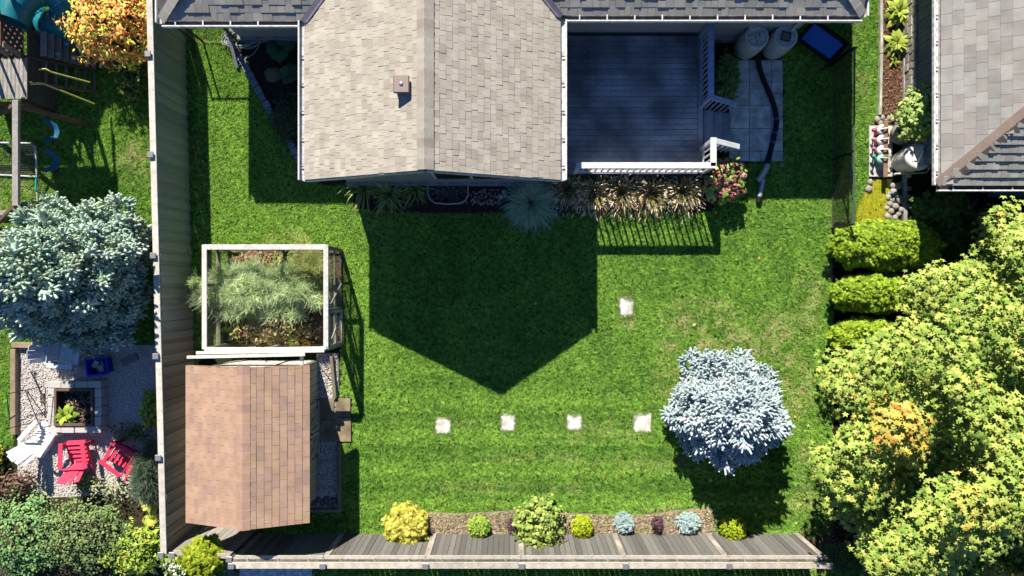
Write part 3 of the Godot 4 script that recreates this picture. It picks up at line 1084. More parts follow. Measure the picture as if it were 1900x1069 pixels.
func fence_run(f: Node, a: Vector3, b: Vector3, h: float, inside: Vector3, posts: Array, m: Material, cap_w: float, cap_off: float, cap_col: Color, cap_m: Material, pal: Array, gap := 0.008) -> void:
	var d := (b - a).normalized()
	var L := a.distance_to(b)
	var B := Basis(d, Vector3.UP, d.cross(Vector3.UP))
	var u := 0.0
	var n := 0
	while u < L - 0.02:
		var w := minf(rr(0.132, 0.146), L - u)
		var hh := h - 0.04 + rr(-0.008, 0.008)
		part_mesh(f, "board", unit_box(pick(pal[1] if u > L * 0.62 else pal[0]) if pal[0] is Array else pick(pal)), m, slab_at(a + d * (u + w / 2) + inside * (rr(-0.003, 0.003) + (0.022 * (n % 2) if gap < 0.004 else 0.0)) + Vector3(0, hh / 2 + 0.01, 0), Vector3(w * (1.14 if n % 2 == 1 else 0.98) if gap < 0.004 else w - gap * rr(0.6, 1.6), hh, 0.02), B * Basis(Vector3.UP, rr(-0.03, 0.03))))
		u += w
		n += 1
	for k in posts.size() - 1:
		var q := MB.new()
		q.col = vary(cap_col, 0.08)
		q.bar(a + d * posts[k] - inside * cap_off + Vector3(0, h, 0), a + d * posts[k + 1] - inside * cap_off + Vector3(0, h, 0), cap_w, 0.04, 0.006)
		part(f, "cap_rail", q, cap_m)
		q = MB.new()
		q.col = vary(lin(0.22, 0.2, 0.17), 0.1)
		q.bar(a + d * posts[k] - inside * 0.05 + Vector3(0, 0.4, 0), a + d * posts[k + 1] - inside * 0.05 + Vector3(0, 0.4, 0), 0.04, 0.09)
		part(f, "lower_rail", q, cap_m)
	for u2 in posts:
		var q := MB.new()
		q.col = lin(0.24, 0.22, 0.19)
		q.box(a + d * u2 - inside * (0.075 + 0.02) + Vector3(0, h * 0.5 + 0.03, 0), Vector3(0.1, h + 0.06, 0.1), B, 0.004)
		var po := part(f, "post", q, M.wood_y)
		q = MB.new()
		q.col = lin(0.36, 0.36, 0.37)
		q.box(a + d * u2 - inside * 0.095 + Vector3(0, h + 0.075, 0), Vector3(0.15, 0.03, 0.15), B, 0.012)
		part(po, "post_cap", q, M.metal)

func fences() -> void:
	var f := thing("side_board_fence", "tall weathered board fence with pale cap between lawn and left neighbour", "fence")
	var a := Vector3(-8.74, 0, -7.6)
	var b := Vector3(-8.38, 0, 6.46)
	var d := (b - a).normalized()
	var ins := Vector3(-d.z, 0, d.x) * -1.0
	if ins.x < 0: ins = -ins
	var green := [Color(0.72, 0.77, 0.6), Color(0.8, 0.82, 0.66), Color(0.62, 0.69, 0.54), Color(0.88, 0.85, 0.67), Color(0.74, 0.72, 0.57)]
	var brown := [Color(0.82, 0.68, 0.5), Color(0.72, 0.59, 0.44), Color(0.9, 0.77, 0.58), Color(0.62, 0.52, 0.4)]
	fence_run(f, a, b, 1.66, ins, [0.0, 1.95, 4.38, 6.82, 9.25, 11.7, 14.05], M.fence, 0.15, 0.055, lin(0.82, 0.77, 0.69), M.wood_z, [green, brown], 0.0025)
	f = thing("rear_board_fence", "long weathered grey board fence with double top rail along bottom of yard", "fence")
	var z := 6.56
	var x0 := -6.72
	var x1 := 7.60
	var grey := [Color(0.42, 0.405, 0.385), Color(0.48, 0.465, 0.44), Color(0.34, 0.325, 0.31), Color(0.54, 0.52, 0.49), Color(0.43, 0.41, 0.39)]
	var ps := [0.0, 2.19, 4.65, 6.95, 9.44, 11.92, 14.32]
	fence_run(f, Vector3(x0, 0, z), Vector3(x1, 0, z), 1.8, Vector3(0, 0, -1), ps, M.fence_grey, 0.16, 0.10, lin(0.68, 0.62, 0.52), M.wood_x, grey)
	for k in ps.size():
		var q := MB.new()
		q.col = vary(lin(0.6, 0.55, 0.48), 0.1)
		q.box(Vector3(x0 + ps[k] + (0.03 if k == 0 else -0.03 if k == ps.size() - 1 else 0.0), 0.88, z - 0.024), Vector3(0.14, 1.72, 0.022), Basis(), 0.004)
		part(f, "batten", q, M.wood_y)
		if k < ps.size() - 1:
			q = MB.new()
			q.col = vary(lin(0.66, 0.61, 0.54), 0.08)
			q.box(Vector3(x0 + (ps[k] + ps[k + 1]) / 2, 1.72, z - 0.06), Vector3(ps[k + 1] - ps[k] - 0.05, 0.035, 0.09), Basis(), 0.005)
			part(f, "inner_rail", q, M.wood_x)
			for j in 3:
				q = MB.new()
				q.col = lin(0.4, 0.37, 0.32)
				q.box(Vector3(x0 + lerpf(ps[k], ps[k + 1], (j + 0.5) / 3.0), 1.75, z - 0.01), Vector3(0.045, 0.09, 0.06), Basis(Vector3.UP, 0.3))
				part(f, "rail_block", q, M.wood_x)
	f = thing("corner_board_fence", "short sunlit length of wide fence boards at lower left corner behind shed", "fence")
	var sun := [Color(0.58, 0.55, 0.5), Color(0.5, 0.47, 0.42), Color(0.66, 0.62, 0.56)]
	var ca := Vector3(-8.18, 0, 6.34)
	var cb := Vector3(-6.78, 0, 6.44)
	fence_run(f, ca, cb, 1.7, Vector3(0.07, 0, -1).normalized(), [0.0, 1.38], M.fence, 0.12, 0.05, lin(0.58, 0.51, 0.4), M.wood_x, sun)
	chain_fence("chain_link_fence", "black chain-link fence with green top rail between lawn and right neighbour", Vector3(8.53, 0, -5.99), Vector3(8.51, 0, -1.55), 1.2, [0.0, 2.58, 4.4])
	chain_fence("chain_link_gate", "narrow black chain-link gate between board fence and house corner", Vector3(-8.42, 0, -6.55), Vector3(-7.24, 0, -6.55), 1.2, [0.0, 0.2, 1.16])

func chain_fence(called: String, label: String, a: Vector3, b: Vector3, h: float, posts: Array) -> void:
	var f := thing(called, label, "fence" if called.ends_with("fence") else "gate")
	var d := (b - a).normalized()
	var L := a.distance_to(b)
	var dark := lin(0.03, 0.036, 0.034)
	for u in posts:
		var q := MB.new()
		q.col = dark
		q.tube([a + d * u, a + d * u + Vector3(0, h + 0.02, 0)], 0.026, 8)
		part(f, "post", q, M.metal)
	var q := MB.new()
	q.col = lin(0.12, 0.16, 0.145)
	q.tube([a + Vector3(0, h, 0), b + Vector3(0, h, 0)], 0.024, 8)
	part(f, "top_rail", q, M.metal)
	q = MB.new()
	q.col = lin(0.2, 0.22, 0.2)
	q.tube([a + Vector3(0, 0.06, 0), b + Vector3(0, 0.06, 0)], 0.009, 6)
	part(f, "bottom_wire", q, M.metal)
	q = MB.new()
	q.col = dark
	var n := d.cross(Vector3.UP)
	for s in [-1.0, 1.0]:
		var u := -h
		while u < L + h:
			var u0 := u
			var u1: float = u + h * s
			var y0 := 0.05
			var y1 := h
			if u1 > L: y1 = lerpf(0.05, h, (L - u0) / (u1 - u0)); u1 = L
			if u1 < 0.0: y1 = lerpf(0.05, h, (0.0 - u0) / (u1 - u0)); u1 = 0.0
			if u0 < 0.0: y0 = lerpf(0.05, h, (0.0 - u0) / (h * s)); u0 = 0.0
			if u0 > L: y0 = lerpf(0.05, h, (L - u0) / (h * s)); u0 = L
			if y1 - y0 > 0.02 and absf(u1 - u0) > 0.01:
				q.tube([a + d * u0 + Vector3(0, y0, 0) + n * 0.004 * s, a + d * u1 + Vector3(0, y1, 0) + n * 0.004 * s], 0.0026, 3, -1.0, false)
			u += 0.062
	var me := part(f, "wire_mesh", q, M.metal)
	me.set_meta("kind", "stuff")


# ---------------------------------------------------------------- shed, cage, hard objects of the middle yard
func shed() -> void:
	var s := thing("garden_shed", "garden shed with pinkish-brown shingle gable roof and cream board walls beside fence", "shed")
	var x0 := -7.735
	var x1 := -4.80
	var xm := -6.19
	var z0 := 1.835
	var z1 := 5.57
	var e := 2.0
	var r := 2.5
	var V := Vector3(xm - x0, r - e, 0)
	var S := V.length(); V = V.normalized()
	var V2 := Vector3(xm - x1, r - e, 0)
	var S2 := V2.length(); V2 = V2.normalized()
	var base := lin(0.3, 0.19, 0.15)
	var pal := [lin(0.53, 0.345, 0.25), lin(0.51, 0.335, 0.247), lin(0.54, 0.35, 0.253), lin(0.455, 0.305, 0.242), lin(0.525, 0.338, 0.246), lin(0.535, 0.35, 0.25), lin(0.515, 0.337, 0.25)]
	var a := []
	var rl := roof_plane(s, "roof_slope", Vector3(x0, e, z1), Vector3(0, 0, -1), V, z1 - z0, S, base)
	shingles(a, Vector3(x0, e, z1), Vector3(0, 0, -1), V, z1 - z0, S - 0.05, 0.125, Vector2(0.32, 0.335), pal, 0.007, func(u, v): return true, false)
	pieces(rl, "shingle", a, M.shingle)
	a = []
	var rs := roof_plane(s, "roof_slope", Vector3(x1, e, z1), Vector3(0, 0, -1), V2, z1 - z0, S2, base)
	var pal2 := [lin(0.49, 0.325, 0.235), lin(0.465, 0.312, 0.235), lin(0.50, 0.335, 0.24), lin(0.425, 0.292, 0.232), lin(0.49, 0.335, 0.235)]
	shingles(a, Vector3(x1, e, z1), Vector3(0, 0, -1), V2, z1 - z0, S2 - 0.05, 0.17, Vector2(0.32, 0.335), pal2, 0.012, func(u, v): return true, false)
	pieces(rs, "shingle", a, M.shingle)
	for k in 17:
		var b := MB.new()
		b.col = vary(pick(pal), 0.05)
		var z := z1 - k * 0.222
		if z < z0 + 0.1: break
		for q in [[V, 1.0], [V2, -1.0]]:
			var D: Vector3 = q[0]
			var N := Vector3(0, 0, -1).cross(D)
			if N.y < 0: N = -N
			var Nt := (N + Vector3(0, 0, 1) * 0.04).normalized()
			b.box(Vector3(xm, r, z - 0.11) - D * 0.075 + N * 0.022, Vector3(0.17, 0.01, 0.24), Basis(D, Nt, D.cross(Nt)))
		part(s, "ridge_shingle", b, M.shingle)
	# walls: upright boards on a closed box
	var wx0 := -7.42
	var wx1 := -5.17
	var wz0 := 1.93
	var wz1 := 5.4
	var cream := lin(0.62, 0.58, 0.5)
	var b := MB.new()
	b.col = cream * 0.8
	b.box(Vector3((wx0 + wx1) / 2, 1.0, (wz0 + wz1) / 2), Vector3(wx1 - wx0 - 0.06, 1.96, wz1 - wz0 - 0.06))
	for zz in [wz0, wz1]:
		b.tri_o(Vector3(wx0, 1.97, zz), Vector3(wx1, 1.97, zz), Vector3(xm, 2.38, zz), Vector3(0, 0, -1 if zz == wz0 else 1))
	part(s, "wall", b, M.paint)
	var z := wz0
	while z < wz1 - 0.05:
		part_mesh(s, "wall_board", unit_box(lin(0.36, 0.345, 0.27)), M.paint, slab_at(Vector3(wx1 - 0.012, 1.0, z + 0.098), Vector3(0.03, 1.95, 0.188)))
		part_mesh(s, "wall_board", unit_box(cream), M.paint, slab_at(Vector3(wx0 + 0.012, 1.0, z + 0.098), Vector3(0.03, 1.95, 0.188)))
		z += 0.2
	var x := wx0
	while x < wx1 - 0.05:
		for zz in [wz0, wz1]:
			part_mesh(s, "wall_board", unit_box(lin(0.7, 0.66, 0.6)), M.paint, slab_at(Vector3(x + 0.098, 1.0, zz), Vector3(0.188, 1.95, 0.03)))
		x += 0.2
	# double door with crossed braces
	for k in 2:
		var z2 := 2.98 + 0.78 * k
		var dr := thing_part(s, "door")
		b = MB.new()
		b.col = lin(0.25, 0.26, 0.215)  # door colours darkened for the shade on this side of the shed
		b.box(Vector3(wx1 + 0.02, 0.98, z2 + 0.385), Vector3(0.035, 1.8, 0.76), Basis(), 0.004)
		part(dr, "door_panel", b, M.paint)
		b = MB.new()
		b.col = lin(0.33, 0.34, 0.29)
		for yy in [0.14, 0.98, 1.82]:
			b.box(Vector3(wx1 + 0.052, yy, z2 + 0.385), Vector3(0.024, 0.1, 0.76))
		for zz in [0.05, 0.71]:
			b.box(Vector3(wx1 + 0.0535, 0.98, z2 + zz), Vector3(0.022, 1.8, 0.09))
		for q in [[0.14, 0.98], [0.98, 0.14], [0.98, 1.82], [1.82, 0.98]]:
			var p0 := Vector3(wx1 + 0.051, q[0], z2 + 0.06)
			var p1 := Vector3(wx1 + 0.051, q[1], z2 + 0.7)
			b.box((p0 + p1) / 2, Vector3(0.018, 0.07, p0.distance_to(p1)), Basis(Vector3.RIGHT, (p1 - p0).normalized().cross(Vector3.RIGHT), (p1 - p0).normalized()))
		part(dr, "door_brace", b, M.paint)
		b = MB.new()
		b.col = lin(0.02, 0.02, 0.02)
		b.box(Vector3(wx1 + 0.085, 0.98, z2 + (0.7 if k == 0 else 0.07)), Vector3(0.05, 0.16, 0.025), Basis(), 0.005)
		for yy in [0.3, 1.65]:
			b.box(Vector3(wx1 + 0.068, yy, z2 + (0.1 if k == 0 else 0.66)), Vector3(0.012, 0.04, 0.18))
		part(dr, "door_handle", b, M.metal)
	# surround of the gravel strip, step in front of the doors
	var g := thing("timber_edging", "timber edging round gravel strip along front of shed", "garden edging")
	var timber := lin(0.26, 0.24, 0.17)
	for q in [[P(631, 822), P(632, 943)], [P(565, 945), P(634, 945)], [P(617, 660), P(624, 737)]]:
		b = MB.new()
		b.col = vary(timber, 0.1)
		b.bar(q[0] + Vector3(0, 0.08, 0), q[1] + Vector3(0, 0.08, 0), 0.085, 0.17, 0.01)
		part(g, "timber", b, M.wood_z)
	var st := thing("door_step", "tan paved step in front of shed door, half in shade", "step")
	for q in [[591, 739, 621, 778], [591, 779, 621, 819], [623, 739, 651, 773], [623, 774, 652, 819]]:
		b = MB.new()
		b.col = vary(lin(0.34, 0.275, 0.185), 0.08)
		var p0 := P(q[0], q[1])
		var p1 := P(q[2], q[3])
		b.box((p0 + p1) / 2 + Vector3(0, 0.03, 0), Vector3(p1.x - p0.x, 0.07, p1.z - p0.z), Basis(), 0.008)
		part(st, "paver", b, M.concrete)
	for k in 7:
		b = MB.new()
		b.col = lin(0.16, 0.16, 0.17)
		var sz := rr(0.06, 0.11)
		b.blob(Vector3.ZERO, Vector3(sz, sz * 0.7, sz), 0.5, 60 + k, 5, 8)
		var o := solo("edge_stone", "grey stone at lower end of shaded gravel strip by shed", "stone", b, M.stone, Transform3D(Basis(Vector3.UP, rr(0, 6)), P(583 + 7.5 * k, 933 - 5 * (k % 2), sz * 0.5)), "stones at the end of the gravel strip")


func cage() -> void:
	var c := thing("vegetable_cage", "white timber frame with wire mesh sides round vegetable plot", "garden cage")
	var x0 := -7.52
	var x1 := -4.55
	var z0 := -1.0
	var z1 := 1.5
	var h := 1.5
	var white := lin(0.86, 0.84, 0.79)
	var olive := lin(0.42, 0.40, 0.26)
	for q in [[Vector3(x0, h, z0), Vector3(x1, h, z0), 0.13], [Vector3(x1, h, z0 - 0.06), Vector3(x1, h, z1), 0.12], [Vector3(x0, h, z0 - 0.06), Vector3(x0, h, z1), 0.12], [Vector3(x0, h, z1), Vector3(x1, h, z1), 0.10]]:
		var b := MB.new()
		b.col = vary(white, 0.05)
		b.bar(q[0] + Vector3(0, rr(0, 0.006), 0), q[1], q[2], 0.04, 0.005)
		part(c, "top_rail", b, M.wood_x)
	for q in [[Vector3(x0 + 0.02, 0.76, z0), Vector3(x0 + 0.02, 0.76, z0 + 0.92)], [Vector3(x0, 0.72, z0 + 0.95), Vector3(x0, 0.72, z1)], [Vector3(x0, 0.7, z0), Vector3(x1, 0.7, z0)], [Vector3(x1, 0.7, z0), Vector3(x1, 0.7, z1)], [Vector3(x0, 0.1, z0), Vector3(x0, 0.1, z1)], [Vector3(x1, 0.1, z0), Vector3(x1, 0.1, z1)], [Vector3(x0, 0.1, z0), Vector3(x1, 0.1, z0)], [Vector3(x0, 0.1, z1), Vector3(x1, 0.1, z1)]]:
		var b := MB.new()
		b.col = vary(olive if q[0].y > 0.3 else lin(0.25, 0.23, 0.17), 0.06)
		b.bar(q[0], q[1], 0.11 if q[0].x < -7 and q[1].x < -7 and q[0].y > 0.3 else 0.04, 0.04, 0.004)
		part(c, "side_rail", b, M.wood_z)
	for q in [Vector2(x0, z0), Vector2(x0, z0 + 0.93), Vector2(x0, z1), Vector2(x1, z0), Vector2(x1, 0.55), Vector2(x1, z1), Vector2(-6.0, z0), Vector2(-6.0, z1)]:
		var b := MB.new()
		b.col = vary(lin(0.5, 0.48, 0.43), 0.06)
		b.box(Vector3(q.x, h / 2, q.y), Vector3(0.08, h - 0.02, 0.08), Basis(), 0.004)
		part(c, "post", b, M.wood_y)
	# gate in the right side
	var g := thing_part(c, "gate")
	var b := MB.new()
	b.col = white * 0.9
	for q in [[0.62, 1.42, 0.60, 0.07], [0.62, 1.42, 1.44, 0.07]]:
		b.box(Vector3(x1 + 0.05, (0.12 + 1.42) / 2, q[2]), Vector3(0.03, 1.3, q[3]))
	for yy in [0.16, 0.78, 1.38]:
		b.box(Vector3(x1 + 0.053, yy, 1.02), Vector3(0.028, 0.08, 0.86))
	b.bar(Vector3(x1 + 0.055, 0.2, 0.64), Vector3(x1 + 0.055, 1.34, 1.4), 0.03, 0.06)
	part(g, "gate_frame", b, M.wood_y)
	b = MB.new()
	b.col = white * 0.85
	b.bar(Vector3(x1 + 0.04, 0.15, -0.1), Vector3(x1 + 0.04, 1.4, 0.5), 0.03, 0.06)
	part(c, "brace", b, M.wood_y)
	# wire mesh on the four sides
	b = MB.new()
	b.col = lin(0.10, 0.105, 0.11)
	for s in [[Vector3(x0, 0, z0), Vector3(x0, 0, z1)], [Vector3(x1, 0, z0), Vector3(x1, 0, z1)], [Vector3(x0, 0, z0), Vector3(x1, 0, z0)]]:
		var d: Vector3 = (s[1] - s[0]).normalized()
		var L: float = s[0].distance_to(s[1])
		var u := 0.03
		while u < L:
			b.tube([s[0] + d * u + Vector3(0, 0.1, 0), s[0] + d * u + Vector3(0, h - 0.03, 0)], 0.0022, 3, -1.0, false)
			u += 0.04
		var y := 0.14
		while y < h - 0.04:
			b.tube([s[0] + Vector3(0, y, 0), s[1] + Vector3(0, y, 0)], 0.0022, 3, -1.0, false)
			y += 0.04
	part(c, "wire_mesh", b, M.metal).set_meta("kind", "stuff")
	var n := 0
	for q in [[347, 663, 566, 658, 1.62, "longest white board lying between vegetable cage and shed roof"], [364, 655, 602, 651, 1.58, "white board laid along lower rail of vegetable cage"], [392, 650, 606, 645.5, 1.55, "thin white board nearest the vegetables along cage rail"]]:
		b = MB.new()
		b.col = vary(white, 0.04)
		b.bar(P(q[0], q[1], q[4]), P(q[2], q[3], q[4]), 0.075, 0.05, 0.004)
		solo("board", q[5], "board", b, M.wood_x, Transform3D(), "white boards between cage and shed")
	b = MB.new()
	b.col = white
	b.bar(P(560, 657, 1.52), P(560, 681, 1.52), 0.09, 0.05, 0.004)
	solo("short_board", "short white board reaching from cage to shed roof edge", "board", b, M.wood_z)


func sand_slabs() -> void:
	var words := ["leftmost square pale paving slab set in lawn", "second pale paving slab from left in lawn row", "third pale paving slab from left in lawn row", "pale paving slab nearest the small silver spruce", "ragged-edged pale paving slab alone in upper lawn"]
	for k in 5:
		var q = sand_squares[k]
		var b := MB.new()
		b.col = vary(lin(0.98, 0.93, 0.86), 0.02)
		b.box(Vector3(0, 0.004, 0), Vector3(q[2] * 2 / 69.6, 0.03, q[3] * 2 / 69.6), Basis(), 0.012)
		solo("paving_slab", words[k], "paving slab", b, M.concrete, Transform3D(Basis(Vector3.UP, q[4]), P(q[0], q[1])), "pale square slabs sunk in the lawn")


func window_well() -> void:
	var w := thing("window_well", "curved metal window well with gravel floor under gable wall", "window well")
	var b := MB.new()
	b.col = lin(0.33, 0.36, 0.4)
	var pts := []
	for q in [[795, 340], [795, 360], [799, 371], [808, 378], [830, 380], [853, 379], [864, 374], [869, 364], [869, 340]]:
		pts.append(P(q[0], q[1]))
	for k in pts.size() - 1:
		b.box((pts[k] + pts[k + 1]) / 2 + Vector3(0, 0.07, 0), Vector3(0.03, 0.22, pts[k].distance_to(pts[k + 1]) + 0.015), MB.along(pts[k + 1] - pts[k]))
	part(w, "liner", b, M.metal)
	b = MB.new()
	b.col = lin(0.5, 0.53, 0.57)
	var top := []
	for p in pts:
		top.append(p + Vector3(0, 0.19, 0))
	b.tube(top, 0.022, 6)
	part(w, "rim", b, M.metal)
	b = MB.new()
	b.col = lin(0.7, 0.7, 0.75)
	for q in [[934, 356, 0.05], [930, 365, 0.05], [938, 361, 0.04]]:
		b.blob(P(q[0], q[1], 0.06), Vector3(q[2], 0.05, q[2] * 1.2), 0.2, 3, 6, 8)
	solo("white_ornament", "small white ornament in shaded bed left of big grass clump", "ornament", b, M.stone)


func edging_blocks() -> void:
	var e := thing("stone_edging", "curved row of blue-grey edging blocks beside shaded bed left of gable", "garden edging")
	var pts := [P(432, 88), P(443, 104), P(457, 123), P(470, 148), P(485, 176), P(500, 202), P(515, 228), P(530, 254), P(545, 276), P(558, 300), P(575, 320)]
	var L := 0.0
	for k in pts.size() - 1:
		var d: Vector3 = pts[k + 1] - pts[k]
		var n := 2
		for j in n:
			if k == 6 and j == 1: continue
			var b := MB.new()
			b.col = vary(lin(0.30, 0.33, 0.42), 0.12)
			var l := d.length() / n
			b.box(pts[k] + d * ((j + 0.5) / n) + Vector3(rr(-0.01, 0.01), 0.05, 0), Vector3(0.18 + rr(-0.015, 0.015), 0.13, l - 0.012), MB.along(d).rotated(Vector3.UP, rr(-0.06, 0.06)), 0.018)
			part(e, "block", b, M.stone)
	var b := MB.new()
	b.blob(Vector3.ZERO, Vector3(0.24, 0.13, 0.22), 0.5, 9, 7, 11)
	for i in b.c.size():
		b.c[i] = lin(0.26, 0.2, 0.145)
	solo("boulder", "pale tan rounded boulder in shaded bed under big leaves", "boulder", b, M.stone, Transform3D(Basis(), P(508, 138, 0.07)))
	# hose heap and the downpipe extension by the house corner
	b = MB.new()
	b.col = lin(0.42, 0.45, 0.47)
	var wind := []
	for k in 150:
		var a := k * 0.33
		var r := 0.34 + 0.07 * sin(k * 0.7) + 0.05 * sin(k * 0.13)
		wind.append(P(452, 76) + Vector3(cos(a) * r * 1.25, 0.10 + 0.16 * k / 150.0 + 0.03 * sin(k * 1.3), sin(a) * r * 0.62))
	for q in [[428, 92, 0.12], [438, 112, 0.08], [444, 122, 0.05], [450, 112, 0.06], [470, 100, 0.05], [482, 84, 0.08]]:
		wind.append(P(q[0], q[1], q[2]))
	b.tube(wind, 0.013, 6)
	solo("garden_hose", "pale garden hose heaped against house wall near corner", "hose", b, M.rubber)
	b = MB.new()
	b.col = lin(0.42, 0.44, 0.44)
	b.bar(P(424, 62, 0.35), P(440, 126, 0.07), 0.09, 0.07, 0.01)
	b.bar(P(421, 52, 0.9), P(424, 64, 0.32), 0.08, 0.07, 0.01)
	solo("downspout_extension", "grey metal downspout extension lying beside edging blocks", "pipe", b, M.metal)
	var n := 0
	for q in [[354, 236, 0.5, 380, 322, 0.03, "upper"], [358, 268, 0.5, 372, 322, 0.05, "shortest"], [361, 292, 0.5, 385, 388, 0.03, "longest"]]:
		b = MB.new()
		b.col = lin(0.2, 0.17, 0.09)
		b.tube([P(q[0], q[1], q[2]), P(q[3], q[4], q[5])], 0.011, 6)
		solo("bamboo_stake", "%s of the thin stakes leaning on shaded side of board fence" % q[6], "stake", b, M.wood_z, Transform3D(), "stakes leaning on the fence")


func barrel_shape(lid: int) -> Array:                     # body, lid detail
	var b := MB.new()
	b.col = lin(0.52, 0.53, 0.5)
	b.lathe([Vector2(0.0, 0.0), Vector2(0.25, 0.0), Vector2(0.29, 0.05), Vector2(0.325, 0.35), Vector2(0.33, 0.6), Vector2(0.315, 0.8), Vector2(0.285, 0.9)], Transform3D(), 28)
	var t := MB.new()
	t.col = lin(0.56, 0.57, 0.55)
	t.lathe([Vector2(0.285, 0.9), Vector2(0.30, 0.93), Vector2(0.295, 0.96), Vector2(0.25, 0.965), Vector2(0.235, 0.93), Vector2(0.0, 0.925)], Transform3D(), 28)
	if lid == 0:
		t.box(Vector3(0, 0.965, 0.08), Vector3(0.05, 0.09, 0.22), Basis(), 0.015)
		t.box(Vector3(-0.14, 0.955, 0.02), Vector3(0.16, 0.06, 0.18), Basis(Vector3.UP, 0.4), 0.02)
		t.box(Vector3(0.13, 0.955, 0.04), Vector3(0.14, 0.06, 0.2), Basis(Vector3.UP, -0.4), 0.02)
		t.box(Vector3(0.0, 0.97, -0.24), Vector3(0.26, 0.1, 0.16), Basis(), 0.03)
	return [b, t]

func barrels() -> void:
	var base := [P(1381, 92), P(1432, 92)]
	for k in 2:
		var o := thing("rain_barrel", ["pale rain barrel with moulded lid handles nearest the deck railing", "pale rain barrel with square mesh opening in its lid, beside black pipe"][k], "rain barrel", base[k], 0.3 - 0.5 * k, "rain barrels by the house wall")
		var s := barrel_shape(k)
		part(o, "body", s[0], M.plastic)
		part(o, "lid", s[1], M.plastic)
		var b := MB.new()
		if k == 1:
			b.col = lin(0.30, 0.28, 0.25)
			b.box(Vector3(0.0, 0.94, 0.0), Vector3(0.21, 0.03, 0.2), Basis(), 0.01)
			part(o, "mesh_screen", b, M.stucco)
			b = MB.new()
			b.col = lin(0.06, 0.05, 0.05)
			for s2 in [[-0.11, 0, 0.015, 0.22], [0.11, 0, 0.015, 0.22], [0, -0.105, 0.235, 0.015], [0, 0.105, 0.235, 0.015]]:
				b.box(Vector3(s2[0], 0.95, s2[1]), Vector3(s2[2], 0.045, s2[3]))
			part(o, "screen_frame", b, M.plastic)
		b = MB.new()
		b.col = lin(0.12, 0.09, 0.08)
		b.tube([Vector3(0.2, 0.22, 0.25), Vector3(0.25, 0.22, 0.33), Vector3(0.25, 0.18, 0.34)], 0.018, 8)
		part(o, "tap", b, M.plastic)
	# third barrel, wall of the right neighbour
	var o := thing("rain_barrel", "white tapered rain barrel with arched handle against right neighbour's wall", "rain barrel", P(1670, 302), 1.2)
	var b := MB.new()
	b.col = lin(0.62, 0.62, 0.57)
	b.lathe([Vector2(0.0, 0.0), Vector2(0.24, 0.0), Vector2(0.285, 0.1), Vector2(0.32, 0.45), Vector2(0.335, 0.72), Vector2(0.345, 0.74), Vector2(0.345, 0.8)], Transform3D(), 28)
	part(o, "body", b, M.plastic)
	b = MB.new()
	b.col = lin(0.7, 0.7, 0.69)
	b.lathe([Vector2(0.345, 0.8), Vector2(0.35, 0.84), Vector2(0.31, 0.9), Vector2(0.22, 0.91), Vector2(0.2, 0.86), Vector2(0.0, 0.85)], Transform3D(), 28)
	part(o, "lid", b, M.plastic)
	b = MB.new()
	b.col = lin(0.72, 0.72, 0.7)
	b.tube([Vector3(-0.21, 0.88, 0), Vector3(-0.14, 0.95, 0), Vector3(0, 0.97, 0), Vector3(0.14, 0.95, 0), Vector3(0.21, 0.88, 0)], 0.03, 8)
	part(o, "handle", b, M.plastic)
	b = MB.new()
	b.col = lin(0.5, 0.5, 0.5)
	b.tube([P(1660, 323, 0.5), P(1720, 320, 0.15), P(1724, 312, 0.6)], 0.03, 8)
	solo("overflow_pipe", "grey overflow pipe low behind white rain barrel", "pipe", b, M.plastic)


func drain_pipe() -> void:
	var d := thing("drain_pipe", "long black corrugated drain pipe curving over patio onto lawn", "pipe")
	var c := Curve3D.new()
	for q in [[1488, 46, 0.85], [1470, 54, 0.75], [1440, 64, 0.62], [1420, 72, 0.5], [1409, 92, 0.3], [1408, 116, 0.14], [1412, 135, 0.11], [1424, 165, 0.1], [1436, 195, 0.1], [1441, 225, 0.1], [1437, 250, 0.1], [1430, 280, 0.09], [1421, 312, 0.09]]:
		c.add_point(P(q[0], q[1], q[2]))
	for k in c.point_count:
		var t: Vector3 = (c.get_point_position(mini(k + 1, c.point_count - 1)) - c.get_point_position(maxi(k - 1, 0))) / 6.0
		c.set_point_in(k, -t); c.set_point_out(k, t)
	var pts := c.tessellate_even_length(6, 0.03)
	var b := MB.new()
	b.col = lin(0.018, 0.019, 0.024)
	b.tube(Array(pts), 0.062, 10)
	for k in range(0, pts.size() - 1):
		b.tube([pts[k], pts[k] + (pts[k + 1] - pts[k]) * 0.55], 0.068, 10)
	part(d, "hose", b, M.rubber)
	b = MB.new()
	b.col = lin(0.06, 0.08, 0.3)
	for k in [0.70, 0.78, 0.83]:
		var i := int(pts.size() * k)
		b.tube([pts[i], pts[i] + (pts[i + 1] - pts[i]) * 2.0], 0.0705, 10)
	part(d, "blue_tape", b, M.plastic)
	b = MB.new()
	b.col = lin(0.5, 0.53, 0.58)
	b.tube([P(1424, 306, 0.09), P(1419, 318, 0.13), P(1410, 331, 0.13), P(1406, 334, 0.1)], 0.082, 12)
	b.tube([P(1416, 333, 0.08), P(1409, 366, 0.07)], 0.066, 12)
	part(d, "metal_end", b, M.metal)
	b = MB.new()
	b.col = lin(0.012, 0.012, 0.012)
	b.tube([P(1409.5, 365, 0.07), P(1407.5, 376, 0.065)], 0.074, 12)
	part(d, "end_cap", b, M.rubber)


